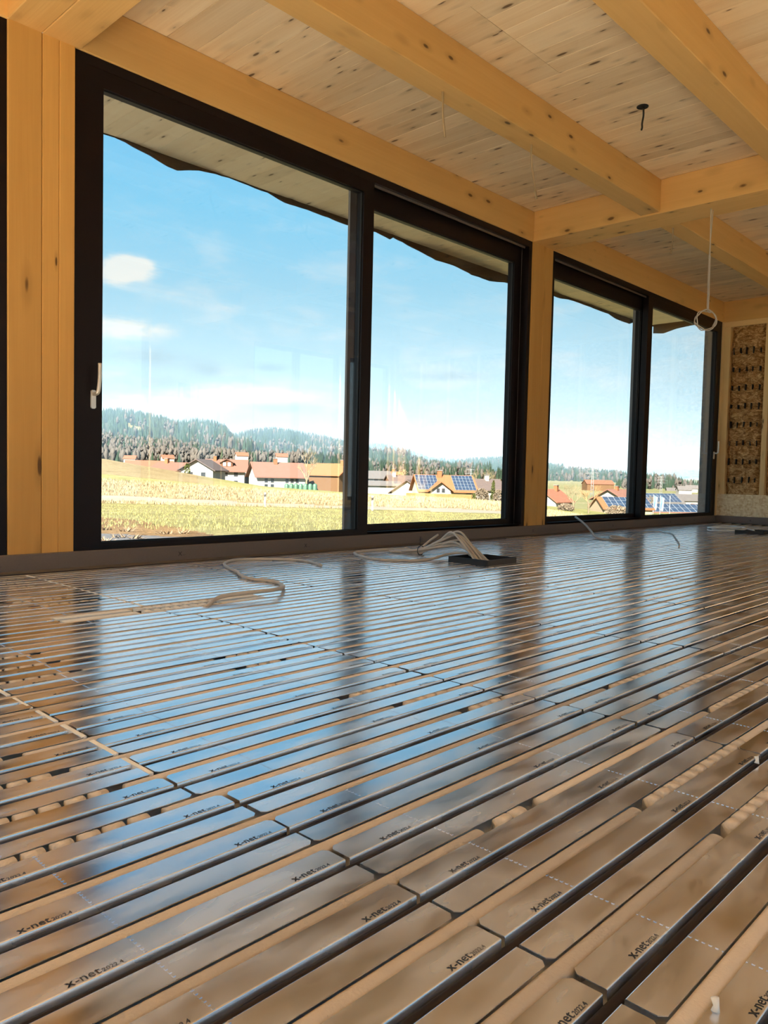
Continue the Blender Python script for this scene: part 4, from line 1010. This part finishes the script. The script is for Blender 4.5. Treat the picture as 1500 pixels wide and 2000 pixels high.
# ------------------------------------------------------------------ wooded hills
M_conif = plain('spruce', (.018, .032, .022), .95, var=.45, scale=.02, spec=.05); M_decid = plain('bare_woods', (.058, .053, .049), .95, var=.25, scale=.02, spec=.05); M_forest = plain('forest_floor', (.035, .042, .028), .95, var=.3, scale=.01, spec=.05)
M_clear = plain('clearing', (.15, .13, .055), .95, var=.2, scale=.02, spec=.05); M_blueh = plain('far_forest', (.03, .045, .03), .95, var=.2, scale=.003, spec=.05)
def hill(name, ridge, d, foot_v, depth, ntree, th, label, deci=.15, clear=(), mat=None, seed=0):
    rr = random.Random(seed); e = empty(name, (0, 0, 0), kind='structure')
    N = 120; us = [ridge[0][0]+(ridge[-1][0]-ridge[0][0])*k/N for k in range(N+1)]
    def rv(u_):
        i, a = lerp_idx([p[0] for p in ridge], u_); return ridge[i][1]*(1-a)+ridge[i+1][1]*a
    thpx = th*F_PX/d*.75
    def surf(u_, s):
        "s = 0 foot, 1 ridge, >1 back slope"
        top = far(u_, rv(u_)+thpx, d); ft = far(u_, foot_v, d-depth)
        if s <= 1:
            k = s*s*(3-2*s)*.5+s*.5; p = ft.lerp(top, s); p.z = ft.z+(top.z-ft.z)*k; p.z += (top.z-ft.z)*.06*noise.noise(Vector((u_*.02, s*3, seed)))*math.sin(math.pi*s)
        else: p = top+FH*((s-1)*depth); p.z = top.z-(s-1)*(top.z-ft.z+20)
        return p
    ss_ = [0, .12, .25, .4, .55, .7, .85, .95, 1, 1.15, 1.5, 2]; g = MB(); c_ = MB()
    for i in range(N):
        for j in range(len(ss_)-1):
            q = [surf(us[i], ss_[j]), surf(us[i+1], ss_[j]), surf(us[i+1], ss_[j+1]), surf(us[i], ss_[j+1])]
            cl = any(a <= us[i] <= b_ and s0 <= ss_[j] <= s1 for a, b_, s0, s1 in clear)
            (c_ if cl else g).add(q, [(0, 1, 2, 3)], True)
    make('slope', g, mat or M_forest, e)
    if c_.v: make('clearing', c_, M_clear, e)
    A = MB(); B = MB()
    for k in range(ntree):
        u_ = rr.uniform(ridge[0][0], ridge[-1][0]); s = 1-rr.random()**1.15*.98 if k % 5 else rr.uniform(.97, 1.01)
        if any(a <= u_ <= b_ and s0 <= s <= s1 for a, b_, s0, s1 in clear): continue
        p = surf(u_, s); h = th*rr.uniform(.65, 1.25)
        dz = noise.noise(Vector((u_*.018, s*2.5, seed+7)))
        if rr.random() < deci + dz*.5 + (.25 if s < .35 else 0):
            w = h*.17; n = 5
            vs = [p+Vector((0, 0, -2))]
            for z_, r_ in ((.25, .55), (.55, 1), (.82, .7)):
                a0 = rr.random()*6; vs += [p+Vector((w*r_*math.cos(a0+j*6.283/n)*rr.uniform(.8, 1.2), w*r_*math.sin(a0+j*6.283/n)*rr.uniform(.8, 1.2), h*.95*z_)) for j in range(n)]
            vs.append(p+Vector((0, 0, h*.98)))
            fs = [(0, 1+j, 1+(j+1) % n) for j in range(n)]+[(1+r_*n+j, 1+r_*n+(j+1) % n, 1+(r_+1)*n+(j+1) % n, 1+(r_+1)*n+j) for r_ in range(2) for j in range(n)]+[(3*n+1, 1+2*n+j, 1+2*n+(j+1) % n) for j in range(n)]
            B.add(vs, fs, True)
        else:
            w = h*.20; n = 5; a0 = rr.random()*6
            A.add([p+Vector((w*math.cos(a0+j*6.283/n), w*math.sin(a0+j*6.283/n), -1)) for j in range(n)]+[p+Vector((0, 0, h))], [(j, (j+1) % n, n) for j in range(n)])
    if A.v: make('conifers', A, M_conif, e, kind='stuff')
    if B.v: make('bare_trees', B, M_decid, e, kind='stuff')
hill('hill', [(-250, 830), (100, 800), (200, 803), (240, 800), (300, 812), (350, 825), (380, 822), (410, 824), (440, 833), (452, 850), (475, 868), (520, 890)], 1900, 880, 700, 3200, 20, 'wooded hill', .02, clear=[(248, 278, .42, .62)], seed=1)
hill('hill', [(380, 870), (440, 852), (470, 848), (490, 842), (530, 838), (570, 843), (610, 850), (665, 862), (720, 880), (800, 905)], 2200, 895, 800, 2600, 20, 'wooded hill', .12, clear=[(458, 488, .68, .95), (440, 520, .08, .24)], seed=2)
hill('hill', [(640, 880), (700, 868), (730, 866), (760, 868), (800, 880), (850, 898), (885, 907), (940, 915)], 3600, 905, 700, 1500, 22, 'wooded hill', .0, seed=3, mat=M_blueh)
hill('hill', [(640, 885), (720, 880), (780, 888), (850, 903), (900, 912), (960, 918)], 1500, 925, 500, 1500, 15, 'wooded hill', .06, seed=4)
hill('hill', [(860, 915), (885, 906), (910, 898), (985, 893), (1040, 900), (1100, 914)], 2500, 922, 700, 1200, 20, 'wooded hill', .02, seed=5)
hill('hill', [(1000, 905), (1070, 912), (1100, 914), (1160, 918), (1200, 922), (1260, 932), (1320, 938)], 1700, 947, 500, 1100, 17, 'wooded hill', .1, seed=6)
hill('hill', [(1100, 922), (1160, 917), (1235, 911), (1320, 912), (1450, 908)], 5200, 932, 1200, 0, 20, 'wooded hill', 0, seed=7, mat=M_blueh)
hill('hill', [(1180, 915), (1265, 905), (1320, 900), (1365, 902), (1500, 905)], 9000, 930, 2000, 0, 20, 'wooded hill', 0, seed=8, mat=M_blueh)
hill('hill', [(1200, 944), (1262, 928), (1290, 931), (1320, 934), (1360, 944), (1420, 946)], 900, 964, 150, 300, 12, 'wooded hill', .25, seed=9)
# belt of leafless woods at the foot of the hills
hill('woodland', [(100, 852), (200, 850), (260, 858), (330, 862), (400, 872), (450, 884), (520, 893), (600, 890)], 1050, 908, 350, 2200, 13, 'belt of woods', .55, seed=10)
hill('woodland', [(520, 893), (600, 886), (680, 890), (760, 905), (840, 915), (980, 925)], 900, 936, 250, 1100, 10, 'belt of woods', .2, seed=11)
# thin spring haze over the valley
mb = MB(); zl, zh = -90, 170; cs_ = [FH*720-RH*2500, FH*720+RH*2500, FH*12000+RH*9000, FH*12000-RH*9000]
mb.add([(p.x, p.y, z_) for z_ in (zl, zh) for p in cs_], [(3, 2, 1, 0), (4, 5, 6, 7), (0, 1, 5, 4), (1, 2, 6, 5), (2, 3, 7, 6), (3, 0, 4, 7)])
hm = bpy.data.materials.new('haze'); hm.use_nodes = True; ht = NT(hm.node_tree); ht.n.clear()
ho = ht.new('ShaderNodeOutputMaterial'); hv = ht.new('ShaderNodeVolumeScatter'); hv.inputs['Color'].default_value = (.36, .58, .84, 1); hv.inputs['Density'].default_value = 2.3e-4; hv.inputs['Anisotropy'].default_value = 0.0
ht.link(hv.outputs[0], ho.inputs['Volume'])
make('haze', mb, hm, kind='stuff', label='thin blue haze over the valley and the wooded hills', cat='haze')
